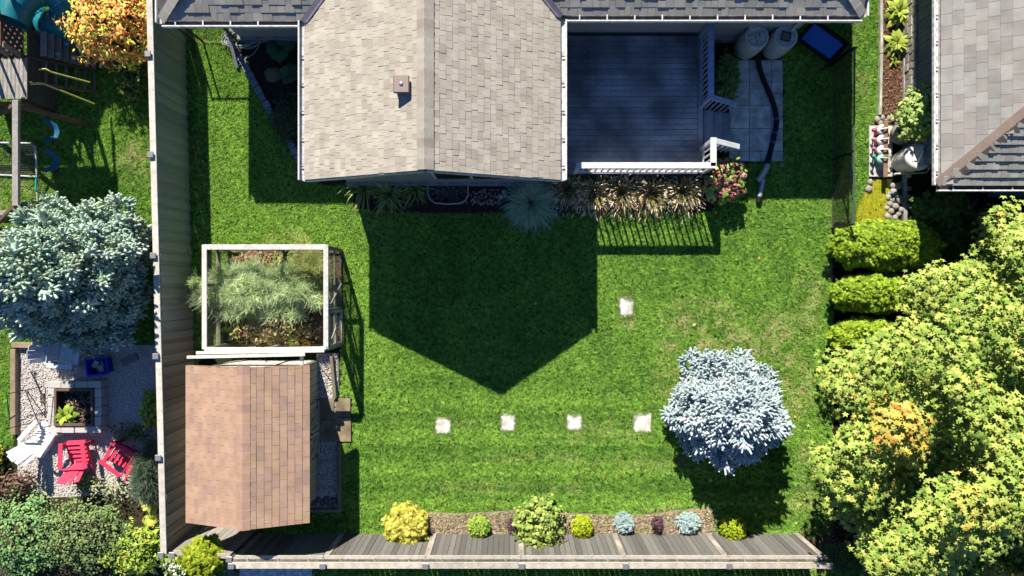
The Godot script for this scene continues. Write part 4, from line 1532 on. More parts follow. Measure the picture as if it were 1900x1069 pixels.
func blue_panel() -> void:
	var d := thing("folding_cot", "blue mesh panel on black folding frame in shade by chain-link fence", "folding cot")
	var h := 0.42
	var q := [P(1511, 44, h), P(1565, 83, h), P(1539, 109, h), P(1487, 72, h)]
	var b := MB.new()
	b.col = lin(0.04, 0.16, 0.62)
	# open weave
	for k in 15:
		var t := (k + 0.5) / 15.0
		b.bar(q[0].lerp(q[1], t), q[3].lerp(q[2], t), 0.024, 0.006)
		b.bar(q[0].lerp(q[3], t) + Vector3(0, 0.007, 0), q[1].lerp(q[2], t) + Vector3(0, 0.007, 0), 0.021, 0.006)
	part(d, "mesh_panel", b, M.plastic).set_meta("kind", "stuff")
	b = MB.new()
	b.col = lin(0.012, 0.012, 0.014)
	var f := [P(1514, 36, h), P(1576, 81, h), P(1541, 117, h), P(1479, 73, h)]
	for k in 4:
		b.tube([f[k], f[(k + 1) % 4]], 0.03, 8)
	for k in 4:
		b.bar((q[k] + f[k]) / 2.0, (q[(k + 1) % 4] + f[(k + 1) % 4]) / 2.0, 0.09, 0.004)
	part(d, "frame", b, M.metal)
	b = MB.new()
	b.col = lin(0.015, 0.015, 0.016)
	b.tube([P(1566, 76, h + 0.05), P(1581, 84, h + 0.3), P(1576, 92, h + 0.3), P(1545, 112, h + 0.05)], 0.018, 8)
	b.tube([P(1538, 124, 0.1), P(1590, 88, 0.85)], 0.026, 8)
	b.tube([P(1535, 116, 0.15), P(1582, 96, 0.6)], 0.018, 8)
	part(d, "handle_bar", b, M.metal)
	for k in 4:
		b = MB.new()
		b.col = lin(0.012, 0.012, 0.014)
		b.tube([f[k], Vector3(f[k].x, 0.0, f[k].z)], 0.022, 6)
		part(d, "leg", b, M.metal)


# ---------------------------------------------------------------- right neighbour's small things
func right_side() -> void:
	var b := MB.new()
	b.col = lin(0.66, 0.63, 0.57)
	b.bar(P(1634, -60, 0.05), P(1634.5, 100, 0.05), 0.075, 0.13, 0.01)
	b.bar(P(1634.5, 101, 0.05), P(1632, 214, 0.05), 0.07, 0.13, 0.01)
	solo("garden_curb", "straight pale concrete curb between right lawn strip and bark bed", "curb", b, M.concrete)
	b = MB.new()
	b.col = lin(0.8, 0.76, 0.72)
	b.box(P(1634, 281, 0.02), Vector3(0.62, 0.06, 1.36), Basis(), 0.01)
	solo("concrete_pad", "pale concrete pad under row of watering cans", "concrete pad", b, M.concrete)
	b = MB.new()
	b.col = lin(0.36, 0.22, 0.15)
	b.bar(P(1644, 222, 0.32), P(1643, 329, 0.32), 0.11, 0.035, 0.005)
	var shelf := part(self, "plank_shelf", b, M.wood_z)
	tag(shelf, "rust-brown plank shelf running behind the watering cans", "shelf")
	for k in 2:
		b = MB.new()
		b.col = lin(0.3, 0.22, 0.17)
		b.box(P(1644, 228 + 94 * k, 0.15), Vector3(0.1, 0.3, 0.05))
		part(shelf, "leg", b, M.wood_y)
	var cols := [lin(0.55, 0.14, 0.18), lin(0.62, 0.26, 0.34), lin(0.46, 0.2, 0.26), lin(0.1, 0.34, 0.27)]
	var lab := ["dark red watering can at top of the row", "pink watering can between red and plum cans", "plum watering can just above the green one", "green watering can with round spout rose"]
	for k in 4:
		var w := thing("watering_can", lab[k], "watering can", P(1630, 244 + 19 * k - (3 if k == 3 else 0), 0.05), 0.1 - 0.1 * k, "watering cans on the concrete pad")
		w.scale = Vector3.ONE * 1.2
		b = MB.new()
		b.col = cols[k]
		b.lathe([Vector2(0, 0), Vector2(0.1, 0), Vector2(0.115, 0.03), Vector2(0.115, 0.17), Vector2(0.1, 0.2), Vector2(0.06, 0.215)], Transform3D(), 18)
		part(w, "body", b, M.plastic)
		b = MB.new()
		b.col = lin(0.78, 0.7, 0.71) if k < 3 else lin(0.35, 0.6, 0.5)  # pale tone painted on for the sunlit upper side of the can
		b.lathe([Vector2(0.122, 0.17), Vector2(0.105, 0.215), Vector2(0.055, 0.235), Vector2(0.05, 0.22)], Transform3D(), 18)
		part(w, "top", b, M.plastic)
		b = MB.new()
		b.col = lin(0.72, 0.7, 0.7) if k < 3 else lin(0.3, 0.55, 0.46)  # handle painted pale as if sunlit
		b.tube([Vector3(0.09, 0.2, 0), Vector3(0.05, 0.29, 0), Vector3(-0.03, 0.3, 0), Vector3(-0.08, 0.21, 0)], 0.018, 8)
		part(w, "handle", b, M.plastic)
		b = MB.new()
		b.col = cols[k]
		b.tube([Vector3(-0.1, 0.06, 0), Vector3(-0.17, 0.14, 0), Vector3(-0.22, 0.22, 0)], 0.022, 8, 0.014)
		part(w, "spout", b, M.plastic)
		b = MB.new()
		b.col = cols[k] * 0.8
		b.lathe([Vector2(0.015, -0.02), Vector2(0.045, 0.02), Vector2(0, 0.026)], Transform3D(Basis(Vector3(0, 0, 1), 0.8), Vector3(-0.225, 0.235, 0)), 12)
		part(w, "rose", b, M.plastic)
	# rounded stones
	var spots := []
	for q in [[1668, 345, 8], [1677, 338, 6], [1659, 356, 7], [1671, 370, 9], [1664, 362, 6], [1657, 345, 6], [1682, 366, 7], [1693, 369, 7], [1662, 383, 7], [1674, 388, 8], [1667, 398, 6], [1680, 396, 7], [1655, 371, 6], [1650, 359, 5], [1684, 382, 6], [1648, 366, 6], [1652, 379, 6], [1654, 392, 6], [1647, 402, 7], [1661, 404, 6], [1646, 386, 5], [1687, 350, 5], [1615, 338, 6], [1612, 351, 7], [1628, 222, 7], [1637, 218, 6], [1643, 226, 6], [1649, 219, 5], [1634, 229, 6], [1656, 222, 5]]:
		b = MB.new()
		var s: float = q[2] / 69.6
		b.col = vary(lin(0.45, 0.425, 0.40), 0.2)
		b.blob(Vector3.ZERO, Vector3(s, s * 0.6, s * rr(0.7, 1.0)), 0.35, spots.size(), 6, 9)
		var up: bool = q[1] < 240
		solo("river_stone", "smooth rounded stone in heap above the watering cans" if up else "smooth rounded stone between moss patch and dark shrubs", "stone", b, M.stone, Transform3D(Basis(Vector3.UP, rr(0, 6)), P(q[0], q[1], s * 0.35)), "rounded stones above the pad" if up else "rounded stones beside the moss")
		spots.append(q)
	# moss patch
	var xs: Array[Transform3D] = []
	var cs := PackedColorArray()
	var poly := px_poly([1612, 338, 1640, 334, 1648, 352, 1652, 400, 1652, 412, 1588, 412, 1590, 385, 1605, 360])
	var lo := poly[0]
	var hi := poly[0]
	for p in poly:
		lo = lo.min(p); hi = hi.max(p)
	for k in 4200:
		var p := Vector2(rr(lo.x, hi.x), rr(lo.y, hi.y))
		if Geometry2D.is_point_in_polygon(p, poly):
			xs.append(Transform3D(Basis(Vector3.UP, rr(0, 6)) * Basis.from_scale(Vector3(1, 0.8, 1) * rr(0.5, 1.0)), Vector3(p.x, 0.01, p.y)))
			cs.append(vary(pick([lin(0.55, 0.54, 0.035), lin(0.46, 0.49, 0.035), lin(0.62, 0.57, 0.06)]), 0.2))
	copies(self, "moss_ground_cover", tuft_mesh(9, 18, 0.04, 0.035, 0.008), M.grass, xs, cs, "stuff")
	sheet("moss_soil", [1612, 338, 1640, 334, 1648, 352, 1652, 400, 1652, 412, 1588, 412, 1590, 385, 1605, 360], 0.016, lin(0.46, 0.42, 0.14), M.soil)


# ---------------------------------------------------------------- left neighbour
func chair(label: String, c: Color, at: Vector3, turn: float, called := "garden_chair") -> void:
	var o := thing(called, label, "garden chair", at, turn, "garden chairs round the fire pit")
	o.scale = Vector3.ONE * 0.92
	var b: MB
	for k in 5:
		b = MB.new()
		b.col = vary(c, 0.03)
		b.box(Vector3(0, 0.37 - 0.032 * k, -0.40 + 0.125 * k), Vector3(0.54, 0.022, 0.120), Basis(Vector3.RIGHT, -0.22), 0.006)
		part(o, "seat_slat", b, M.plastic)
	for k in 5:
		b = MB.new()
		b.col = vary(c, 0.03)
		var s := k - 2.0
		var p0 := Vector3(s * 0.085, 0.22, 0.20)
		var p1 := Vector3(s * 0.132, 0.98 - 0.035 * s * s, 0.60)
		var d := (p1 - p0).normalized()
		var x := Vector3.RIGHT - d * d.x
		b.box((p0 + p1) / 2, Vector3(0.122, 0.022, p0.distance_to(p1)), Basis(x.normalized(), d.cross(x.normalized()), d), 0.008)
		part(o, "back_slat", b, M.plastic)
	for s in [-1.0, 1.0]:
		b = MB.new()
		b.col = c
		b.box(Vector3(s * 0.33, 0.57, -0.07), Vector3(0.13, 0.025, 0.74), Basis(Vector3.UP, s * 0.08), 0.01)
		part(o, "arm", b, M.plastic)
		b = MB.new()
		b.col = c * 0.95
		b.box(Vector3(s * 0.30, 0.28, -0.36), Vector3(0.04, 0.56, 0.1), Basis(), 0.006)
		part(o, "leg", b, M.plastic)
		b = MB.new()
		b.col = c * 0.95
		b.bar(Vector3(s * 0.27, 0.33, -0.38), Vector3(s * 0.27, 0.03, 0.55), 0.035, 0.1, 0.006)
		part(o, "leg", b, M.plastic)
	b = MB.new()
	b.col = c * 0.95
	b.box(Vector3(0, 0.55, 0.30), Vector3(0.7, 0.07, 0.03), Basis(Vector3.RIGHT, 0.4), 0.006)
	b.box(Vector3(0, 0.33, -0.45), Vector3(0.52, 0.09, 0.025), Basis(), 0.006)
	part(o, "cross_bar", b, M.plastic)

func fire_pit() -> void:
	var o := thing("square_planter", "square pale stone-block planter with wood liner, mulch and one leafy plant", "planter")
	var x0 := -12.14
	var x1 := -10.74
	var z0 := 2.44
	var z1 := 3.79
	for row in 3:
		for s in 4:
			var L := (x1 - x0) if s < 2 else (z1 - z0)
			var n := 4
			for k in n:
				var u := (k + 0.5) / n
				if row % 2 == 1:
					u = (k + 0.3) / n + 0.05
				var b := MB.new()
				b.col = vary(lin(0.72, 0.69, 0.64), 0.06)
				var p := Vector3(lerpf(x0, x1, u), 0, (z0 + 0.09) if s == 0 else (z1 - 0.09)) if s < 2 else Vector3((x0 + 0.09) if s == 2 else (x1 - 0.09), 0, lerpf(z0 + 0.18, z1 - 0.18, u))
				var sz := Vector3(L / n - 0.012, 0.116, 0.18) if s < 2 else Vector3(0.18, 0.116, (L - 0.36) / n - 0.012)
				b.box(p + Vector3(rr(-0.006, 0.006), 0.06 + 0.118 * row, rr(-0.006, 0.006)), sz, Basis(), 0.012)
				part(o, "block", b, M.stone)
	for q in [[Vector3(x0 + 0.22, 0.37, z0 + 0.22), Vector3(x1 - 0.22, 0.37, z0 + 0.22)], [Vector3(x0 + 0.22, 0.37, z1 - 0.22), Vector3(x1 - 0.22, 0.37, z1 - 0.22)], [Vector3(x0 + 0.22, 0.372, z0 + 0.19), Vector3(x0 + 0.22, 0.372, z1 - 0.19)], [Vector3(x1 - 0.22, 0.372, z0 + 0.19), Vector3(x1 - 0.22, 0.372, z1 - 0.19)]]:
		var b := MB.new()
		b.col = lin(0.22, 0.14, 0.10)
		b.bar(q[0], q[1], 0.065, 0.05, 0.005)
		var m: Vector3 = (q[0] + q[1]) / 2.0
		b.col = lin(0.09, 0.065, 0.05)
		b.box(Vector3(m.x, 0.19, m.z), Vector3(absf(q[1].x - q[0].x) + 0.03, 0.34, absf(q[1].z - q[0].z) + 0.03))
		part(o, "liner", b, M.wood_x)
	var b := MB.new()
	b.col = lin(0.06, 0.045, 0.035)
	b.box(Vector3((x0 + x1) / 2, 0.08, (z0 + z1) / 2), Vector3(0.94, 0.12, 0.92))
	part(o, "soil", b, M.soil)
	var xs: Array[Transform3D] = []
	var cs := PackedColorArray()
	for k in 420:
		xs.append(slab_at(Vector3(rr(x0 + 0.28, x1 - 0.28), rr(0.14, 0.19), rr(z0 + 0.28, z1 - 0.28)), Vector3(rr(0.03, 0.1), 0.012, rr(0.012, 0.03)), Basis.from_euler(Vector3(rr(-0.6, 0.6), rr(0, 6), rr(-0.6, 0.6)))))
		cs.append(vary(pick([lin(0.16, 0.12, 0.09), lin(0.07, 0.05, 0.04), lin(0.34, 0.29, 0.24)]), 0.2))
	copies(o, "mulch_chips", unit_box(Color.WHITE), M.soil, xs, cs, "stuff")
	leafy_clump("leafy_plant", "bright green rosette plant inside stone-block planter", "plant", Vector3(-11.75, 0.16, 3.35), 22, 0.2, 0.36, [lin(0.28, 0.36, 0.05), lin(0.2, 0.3, 0.04)], 0.55)

func left_yard() -> void:
	fire_pit()
	chair("pinkish red garden chair with empty seat facing the planter squarely", lin(0.66, 0.055, 0.115), Vector3(-11.39, 0, 4.42), 0.05)
	chair("pinkish red garden chair turned sideways near dark fern by fence", lin(0.60, 0.045, 0.10), Vector3(-10.2, 0, 4.45), atan2(0.84, 0.54))
	chair("bright white garden chair at lower left of the planter", lin(0.80, 0.80, 0.80), Vector3(-12.35, 0, 3.95), atan2(-0.62, 0.78))
	chair("pale blue-white garden chair partly under big blue spruce", lin(0.58, 0.65, 0.72), Vector3(-11.75, 0, 1.72), atan2(-0.98, -0.15))
	# blue bin with scrap
	var o := thing("recycling_bin", "open blue recycling bin with cardboard pieces beside spruce", "bin", Vector3(-10.86, 0, 2.06), 0.12)
	var b := MB.new()
	b.col = lin(0.012, 0.02, 0.42)
	for s in [-1.0, 1.0]:
		b.box(Vector3(s * 0.24, 0.17, 0), Vector3(0.025, 0.34, 0.38), Basis(Vector3(0, 0, 1), -s * 0.12), 0.006)
		b.box(Vector3(0, 0.17, s * 0.18), Vector3(0.48, 0.34, 0.025), Basis(Vector3.RIGHT, s * 0.12), 0.006)
	b.box(Vector3(0, 0.012, 0), Vector3(0.46, 0.024, 0.36))
	part(o, "body", b, M.plastic)
	b = MB.new()
	b.col = lin(0.015, 0.03, 0.5)
	for s in [-1.0, 1.0]:
		b.box(Vector3(s * 0.27, 0.345, 0), Vector3(0.05, 0.025, 0.46), Basis(), 0.006)
		b.box(Vector3(0, 0.345, s * 0.21), Vector3(0.58, 0.024, 0.045), Basis(), 0.006)
	part(o, "rim", b, M.plastic)
	for k in 5:
		b = MB.new()
		b.col = vary(lin(0.36, 0.33, 0.3), 0.15)
		b.box(Vector3.ZERO, Vector3(rr(0.12, 0.26), 0.006, rr(0.08, 0.14)))
		solo("cardboard_piece", "torn cardboard piece inside open blue bin", "cardboard", b, M.paint, Transform3D(Basis.from_euler(Vector3(rr(-0.5, 0.5), rr(0, 3), rr(-0.5, 0.5))), Vector3(-10.88 + rr(-0.1, 0.1), 0.1 + 0.04 * k, 2.06 + rr(-0.07, 0.07))), "cardboard in the blue bin")
	# timbers round the gravel
	var lab := ["tan timber along left edge of gravel patio", "short pale timber at upper left corner of gravel patio", "pale timber lying in grass below climbing frame beam"]
	var n := 0
	for q in [[27, 648, 27, 806], [24, 640, 62, 641], [-40, 394, 66, 398]]:
		b = MB.new()
		b.col = vary(lin(0.42, 0.33, 0.22), 0.06) if n != 2 else lin(0.42, 0.4, 0.36)
		b.bar(P(q[0], q[1], 0.09), P(q[2], q[3], 0.09), 0.14, 0.16, 0.01)
		solo("edge_timber", lab[n], "timber", b, M.wood_z)
		n += 1
	b = MB.new()
	b.col = lin(0.3, 0.29, 0.27)
	b.box(P(241, 667, 0.03), Vector3(0.46, 0.05, 0.2), Basis(Vector3.UP, 0.42), 0.008)
	solo("loose_paver", "loose grey paver in shade at foot of spruce", "paver", b, M.stone)
	# digging fork and folding wire frame
	o = thing("digging_fork", "thin-handled garden fork lying on gravel left of planter", "garden fork")
	b = MB.new()
	b.col = lin(0.07, 0.06, 0.055)
	b.tube([P(61, 697, 0.06), P(76, 730, 0.05)], 0.016, 7)
	b.tube([P(57, 690, 0.07), P(65, 689, 0.07), P(63, 697, 0.06), P(60, 697, 0.06), P(57, 690, 0.07)], 0.014, 6)
	part(o, "handle", b, M.wood_y)
	b = MB.new()
	b.col = lin(0.12, 0.08, 0.07)
	for k in 4:
		b.tube([P(74 + k * 2.4, 731, 0.05), P(77 + k * 2.4, 752, 0.03)], 0.008, 5)
	b.tube([P(73, 731, 0.05), P(82, 730, 0.05)], 0.009, 5)
	part(o, "tine", b, M.metal)
	o = thing("wire_frame", "dark folding metal frame standing across timber left of planter", "metal frame")
	b = MB.new()
	b.col = lin(0.03, 0.03, 0.03)
	b.tube([P(14, 731, 0.55), P(80, 717, 0.55), P(84, 721, 0.55), P(83, 776, 0.5)], 0.012, 6)
	b.tube([P(10, 796, 0.5), P(83, 779, 0.5)], 0.012, 6)
	part(o, "rail", b, M.metal)
	b = MB.new()
	b.col = lin(0.03, 0.03, 0.03)
	b.tube([P(47, 725, 0.5), P(70, 782, 0.02)], 0.011, 6)
	b.tube([P(50, 726, 0.5), P(86, 776, 0.02)], 0.011, 6)
	b.tube([P(12, 731, 0.55), P(20, 796, 0.02)], 0.011, 6)
	part(o, "leg", b, M.metal)
	play_set()
	goal()

func plank(parent: Node, called: String, a: Vector3, c: Vector3, w: float, t: float, col: Color, m: Material) -> void:
	var b := MB.new()
	b.col = vary(col, 0.1)
	b.bar(a, c, w, t, 0.004)
	part(parent, called, b, m)

func play_set() -> void:
	var o := thing("play_set", "wooden climbing frame with deck, climbing wall, ladder and teal tube slide", "climbing frame")
	var brown := lin(0.20, 0.125, 0.085)
	var grey := lin(0.48, 0.45, 0.41)
	var x0 := -13.5
	var xr := -12.2
	var z0 := -6.8
	var z1 := -4.72
	var f := 1.15
	var k := 0
	var x := x0
	while x < xr:
		plank(o, "floor_board", Vector3(x + 0.05, f, -5.75), Vector3(x + 0.05, f, z1), 0.092, 0.03, grey, M.wood_z)
		x += 0.1
	var z := z0
	while z < -5.8:
		plank(o, "floor_board", Vector3(x0, f + 0.002, z + 0.06), Vector3(xr, f + 0.002, z + 0.06), 0.112, 0.03, brown, M.wood_x)
		z += 0.12
	for q in [Vector2(x0, z0), Vector2(xr, z0), Vector2(x0, z1), Vector2(xr, z1), Vector2(xr, -5.77), Vector2(x0, -5.77)]:
		var b := MB.new()
		b.col = vary(brown, 0.1)
		var hh := 2.65 if q.y < -6.0 else 1.18
		b.box(Vector3(q.x, hh / 2, q.y), Vector3(0.09, hh, 0.09), Basis(), 0.005)
		part(o, "post", b, M.wood_y)
	for yy in 7:
		plank(o, "wall_plank", Vector3(xr + 0.06, 0.1 + 0.155 * yy, z0), Vector3(xr + 0.06, 0.1 + 0.155 * yy, z1), 0.022, 0.145, lin(0.21, 0.18, 0.165), M.wood_z)
		plank(o, "wall_plank", Vector3(x0, 0.1 + 0.155 * yy, z1 + 0.06), Vector3(xr, 0.1 + 0.155 * yy, z1 + 0.06), 0.022, 0.145, brown, M.wood_x)
	# lattice behind the upper bay; roof boards and planks added out of view for shadow
	for s in [-1.0, 1.0]:
		for j in 16:
			var u := -1.2 + j * 0.16
			var a := Vector3(x0 + u, 1.2, z0)
			var c := Vector3(x0 + u + 0.8, 2.0, z0)
			if s < 0:
				a = Vector3(x0 + u + 0.8, 1.2, z0 + 0.012); c = Vector3(x0 + u, 2.0, z0 + 0.012)
			var t0 := clampf((x0 - a.x) / (c.x - a.x), 0, 1)
			var t1 := clampf((xr - a.x) / (c.x - a.x), 0, 1)
			if s < 0:
				var t := t0; t0 = t1; t1 = t
			if absf(t1 - t0) > 0.05 and maxf(t0, t1) > 0.0:
				plank(o, "lattice_slat", a.lerp(c, minf(t0, t1)), a.lerp(c, maxf(t0, t1)), 0.01, 0.07, brown, M.wood_x)
	for j in 9:
		plank(o, "shade_caster_board", Vector3(x0 + 0.1 + j * 0.165, 4.15, -8.3), Vector3(x0 + 0.1 + j * 0.165, 4.15, -7.3), 0.16, 0.025, brown, M.wood_z)  # unseen roof, added to throw shade on the ground beside the tower
	for j in 5:
		var xx := x0 + 0.1 + j * 0.29
		plank(o, "shadow_picket", Vector3(xx, 1.18, -5.8), Vector3(xx + 0.12, 1.95, -5.8), 0.13, 0.022, grey, M.wood_y)  # pickets added to stripe the lower floor with shadow
	for j in 6:
		plank(o, "shade_caster_plank", Vector3(x0 + 0.02, 3.25 + j * 0.155, -7.28), Vector3(xr + 0.28, 3.25 + j * 0.155, -7.28), 0.022, 0.15, brown, M.wood_x)  # unseen planks added as shadow caster, high enough to leave the lower bay sunlit
	for q in [x0 + 0.06, xr + 0.24]:
		plank(o, "shade_caster_post", Vector3(q, 2.05, -7.33), Vector3(q + 0.001, 4.1, -7.33), 0.09, 0.09, brown, M.wood_y)  # posts carrying the added shadow boards
		plank(o, "shade_caster_post", Vector3(q, 0.0, -7.33), Vector3(q + 0.001, 2.05, -7.33), 0.09, 0.09, brown, M.wood_y)
	plank(o, "top_beam", Vector3(xr, f + 0.75, z0), Vector3(xr, f + 0.75, -5.77), 0.05, 0.1, lin(0.3, 0.16, 0.09), M.wood_z)
	# climbing wall sloping to the lawn
	for j in 8:
		var t := j / 7.6
		var p := Vector3(lerpf(-11.72, -11.0, t), lerpf(1.12, 0.08, t), 0)
		plank(o, "climbing_board", p + Vector3(0, 0, -6.42), p + Vector3(0, 0, -5.80), 0.15, 0.03, lin(0.36, 0.30, 0.27), M.wood_z)
	for q in [[108, 100, 0.88, lin(0.04, 0.35, 0.3)], [124, 81, 0.75, lin(0.05, 0.22, 0.6)], [137, 107, 0.6, lin(0.6, 0.48, 0.5)], [149, 86, 0.5, lin(0.7, 0.6, 0.6)], [163, 111, 0.3, lin(0.1, 0.35, 0.55)], [187, 123, 0.1, lin(0.45, 0.45, 0.3)]]:
		var b := MB.new()
		b.col = q[3]
		b.blob(P(q[0], q[1], q[2] + 0.08), Vector3(0.06, 0.05, 0.055), 0.4, int(q[0]), 6, 9)
		part(o, "climbing_hold", b, M.plastic)
	for e in [-5.78, -6.45]:
		plank(o, "stringer", Vector3(-12.15, 1.08, e), Vector3(-10.95, 0.02, e), 0.04, 0.1, brown, M.wood_x)
	# ladder beside it
	for j in 6:
		var t := j / 5.0
		var p := Vector3(lerpf(-11.75, -11.05, t), lerpf(0.98, 0.12, t), 0)
		plank(o, "ladder_tread", p + Vector3(0, 0, -5.70), p + Vector3(0, 0, -5.18), 0.05, 0.03, lin(0.22, 0.2, 0.19), M.wood_z)
	plank(o, "stringer", Vector3(-12.15, 1.1, -5.16), Vector3(-11.0, 0.02, -5.2), 0.04, 0.1, lin(0.3, 0.17, 0.09), M.wood_x)
	for q in [[[72, 129, 1.75], [84, 128, 1.75], [95, 134, 1.62], [166, 153, 0.6]], [[57, 156, 1.8], [80, 155, 1.8], [92, 160, 1.7], [175, 193, 0.55]]]:
		var b := MB.new()
		b.col = lin(0.62, 0.58, 0.16)
		var pts := []
		for r in q:
			pts.append(P(r[0], r[1], r[2]))
		b.tube(pts, 0.022, 8)
		part(o, "hand_rail", b, M.plastic)
	# swing beam on splayed legs
	plank(o, "swing_beam", P(30, 186, 2.05), P(30, 382, 2.05), 0.14, 0.09, lin(0.42, 0.40, 0.39), M.wood_z)
	for q in [[28, 195, 166, 233], [28, 195, -40, 233], [30, 380, 178, 405], [30, 380, -10, 420]]:
		plank(o, "swing_leg", P(q[0], q[1], 2.03), P(q[2], q[3], 0.02), 0.09, 0.09, lin(0.22, 0.14, 0.09), M.wood_x)
	var b := MB.new()
	b.col = lin(0.45, 0.44, 0.42)
	b.box(P(46, 379, 1.85), Vector3(0.2, 0.04, 0.12))
	part(o, "beam_bracket", b, M.metal)
	# tube slide
	var c := Curve3D.new()
	for q in [[20, 40, 1.75], [30, 14, 1.7], [52, -10, 1.6], [86, -18, 1.45], [118, 2, 1.25], [124, 30, 1.0], [104, 48, 0.75], [72, 46, 0.52], [55, 22, 0.36]]:
		c.add_point(P(q[0], q[1], q[2]))
	for j in c.point_count:
		var t: Vector3 = (c.get_point_position(mini(j + 1, c.point_count - 1)) - c.get_point_position(maxi(j - 1, 0))) / 6.0
		c.set_point_in(j, -t); c.set_point_out(j, t)
	var pts := c.tessellate_even_length(6, 0.06)
	b = MB.new()
	b.col = lin(0.012, 0.17, 0.2)  # teal darkened to carry the shade lying over the slide
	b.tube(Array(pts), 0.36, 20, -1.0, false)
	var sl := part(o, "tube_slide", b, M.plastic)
	sl.set_meta("label", "teal spiral tube slide")
	b = MB.new()
	b.col = lin(0.02, 0.16, 0.35)
	for j in range(9, pts.size() - 2, 11):
		b.tube([pts[j], pts[j] + (pts[j + 1] - pts[j]) * 0.6], 0.385, 20)
	part(sl, "joint_ring", b, M.plastic)
	# swings hang from the beam
	for q in [[225, 240, "upper"], [283, 292, "lower"]]:
		var s := thing("belt_swing", "%s of the two blue belt swings hanging from beam" % q[2], "swing", Vector3.ZERO, 0.0, "belt swings")
		b = MB.new()
		b.col = lin(0.03, 0.13, 0.24)
		var m := P(101, (q[0] + q[1]) / 2.0 + 12, 0.5)
		b.strip([m + Vector3(-0.16, 0.16, -0.27), m + Vector3(0.02, 0.02, -0.15), m + Vector3(0.06, 0, 0), m + Vector3(0.02, 0.02, 0.15), m + Vector3(-0.16, 0.16, 0.27)], [0.06, 0.075, 0.075, 0.075, 0.06], Vector3.UP)
		part(s, "seat", b, M.rubber)
		for e in [-1.0, 1.0]:
			b = MB.new()
			b.col = lin(0.12, 0.17, 0.18)
			b.tube([m + Vector3(-0.16, 0.16, 0.27 * e), Vector3(P(30, 0, 2.0).x, 2.0, m.z + 0.3 * e)], 0.009, 5)
			part(s, "chain", b, M.metal)
	var s := thing("trapeze_swing", "green trapeze swing with two black triangle grips near goal", "swing")
	b = MB.new()
	b.col = lin(0.03, 0.36, 0.24)
	var tp := [P(67, 330, 0.9), P(66, 355, 0.9)]
	b.tube([tp[0], tp[1]], 0.022, 8)
	part(s, "bar", b, M.plastic)
	for p in tp:
		b = MB.new()
		b.col = lin(0.1, 0.3, 0.26)
		b.tube([p, Vector3(P(30, 0, 2.0).x, 2.0, p.z)], 0.009, 5)
		part(s, "rope", b, M.metal)
		b = MB.new()
		b.col = lin(0.015, 0.015, 0.015)
		b.tube([p, p + Vector3(0.1, 0, -0.06), p + Vector3(0.14, 0, 0.05), p], 0.013, 6)
		part(s, "grip", b, M.plastic)

func goal() -> void:
	var o := thing("goal_net", "white tube goal frame with black net standing under swing beam", "goal")
	var b := MB.new()
	b.col = lin(0.6, 0.62, 0.62)
	b.tube([P(-60, 264, 0.5), P(58, 266, 0.5), P(65, 272, 0.48), P(67, 290, 0.42), P(70, 378, 0.05), P(71, 388, 0.03)], 0.026, 8)
	b.tube([P(-60, 322, 0.05), P(66, 328, 0.05)], 0.026, 8)
	part(o, "frame", b, M.white)
	b = MB.new()
	b.col = lin(0.16, 0.15, 0.15)
	for k in 40:
		var t := k / 39.0
		b.tube([P(lerpf(-60, 65, t), 266, 0.5), P(lerpf(-60, 66, t), 297, 0.14), P(lerpf(-60, 66, t), 325, 0.06)], 0.005, 3, -1.0, false)
	for k in 16:
		var t := k / 15.0
		b.tube([P(-60, lerpf(266, 325, t), lerpf(0.5, 0.06, sqrt(t))), P(66, lerpf(267, 326, t), lerpf(0.5, 0.06, sqrt(t)))], 0.005, 3, -1.0, false)
	part(o, "net", b, M.rubber).set_meta("kind", "stuff")

func beyond_fence() -> void:
	var o := thing("white_table", "white flat table top just beyond rear fence at lower left", "table", P(512, 1068, 0.72))
	var b := MB.new()
	b.col = lin(0.75, 0.75, 0.76)
	b.box(Vector3.ZERO, Vector3(1.85, 0.05, 0.5), Basis(), 0.01)
	part(o, "top", b, M.white)
	for s in [[-0.8, -0.18], [0.8, -0.18], [-0.8, 0.18], [0.8, 0.18]]:
		b = MB.new()
		b.col = lin(0.7, 0.7, 0.7)
		b.box(Vector3(s[0], -0.37, s[1]), Vector3(0.05, 0.7, 0.05))
		part(o, "leg", b, M.white)


# ---------------------------------------------------------------- plants
var leaf_cache := {}

func leaf_of(c: Color, w: float) -> Mesh:
	var key := c.to_html() + str(w)
	if not leaf_cache.has(key):
		var b := MB.new()
		b.col = c
		b.strip([Vector3(0, 0, 0), Vector3(0, 0.17, -0.2), Vector3(0, 0.26, -0.45), Vector3(0, 0.24, -0.72), Vector3(0, 0.12, -1.0)], [0.03, 0.3 * w, 0.5 * w, 0.4 * w, 0.02], Vector3.UP)
		leaf_cache[key] = b.mesh()
	return leaf_cache[key]

# a rosette of arching leaves, each a part
func leafy_clump(called: String, label: String, category: String, at: Vector3, n: int, la: float, lb: float, pal: Array, w: float, group := "", flat := 0.0) -> void:
	var o := thing(called, label, category, at, 0.0, group)
	for k in n:
		var t := float(k) / n
		var a := k * 2.4 + rr(-0.25, 0.25)
		var l := lerpf(la, lb, 1.0 - t * 0.6) * rr(0.85, 1.15)
		var B := Basis(Vector3.UP, a) * Basis(Vector3.RIGHT, lerpf(-0.1, 0.75, t) * (1.0 - flat)) * Basis(Vector3(0, 0, 1), rr(-0.35, 0.35))
		part_mesh(o, "leaf", leaf_of(pick(pal), w), M.leaf, Transform3D(B * Basis.from_scale(Vector3.ONE * l), Vector3(0, 0.02 + t * 0.1 * lb, 0)))

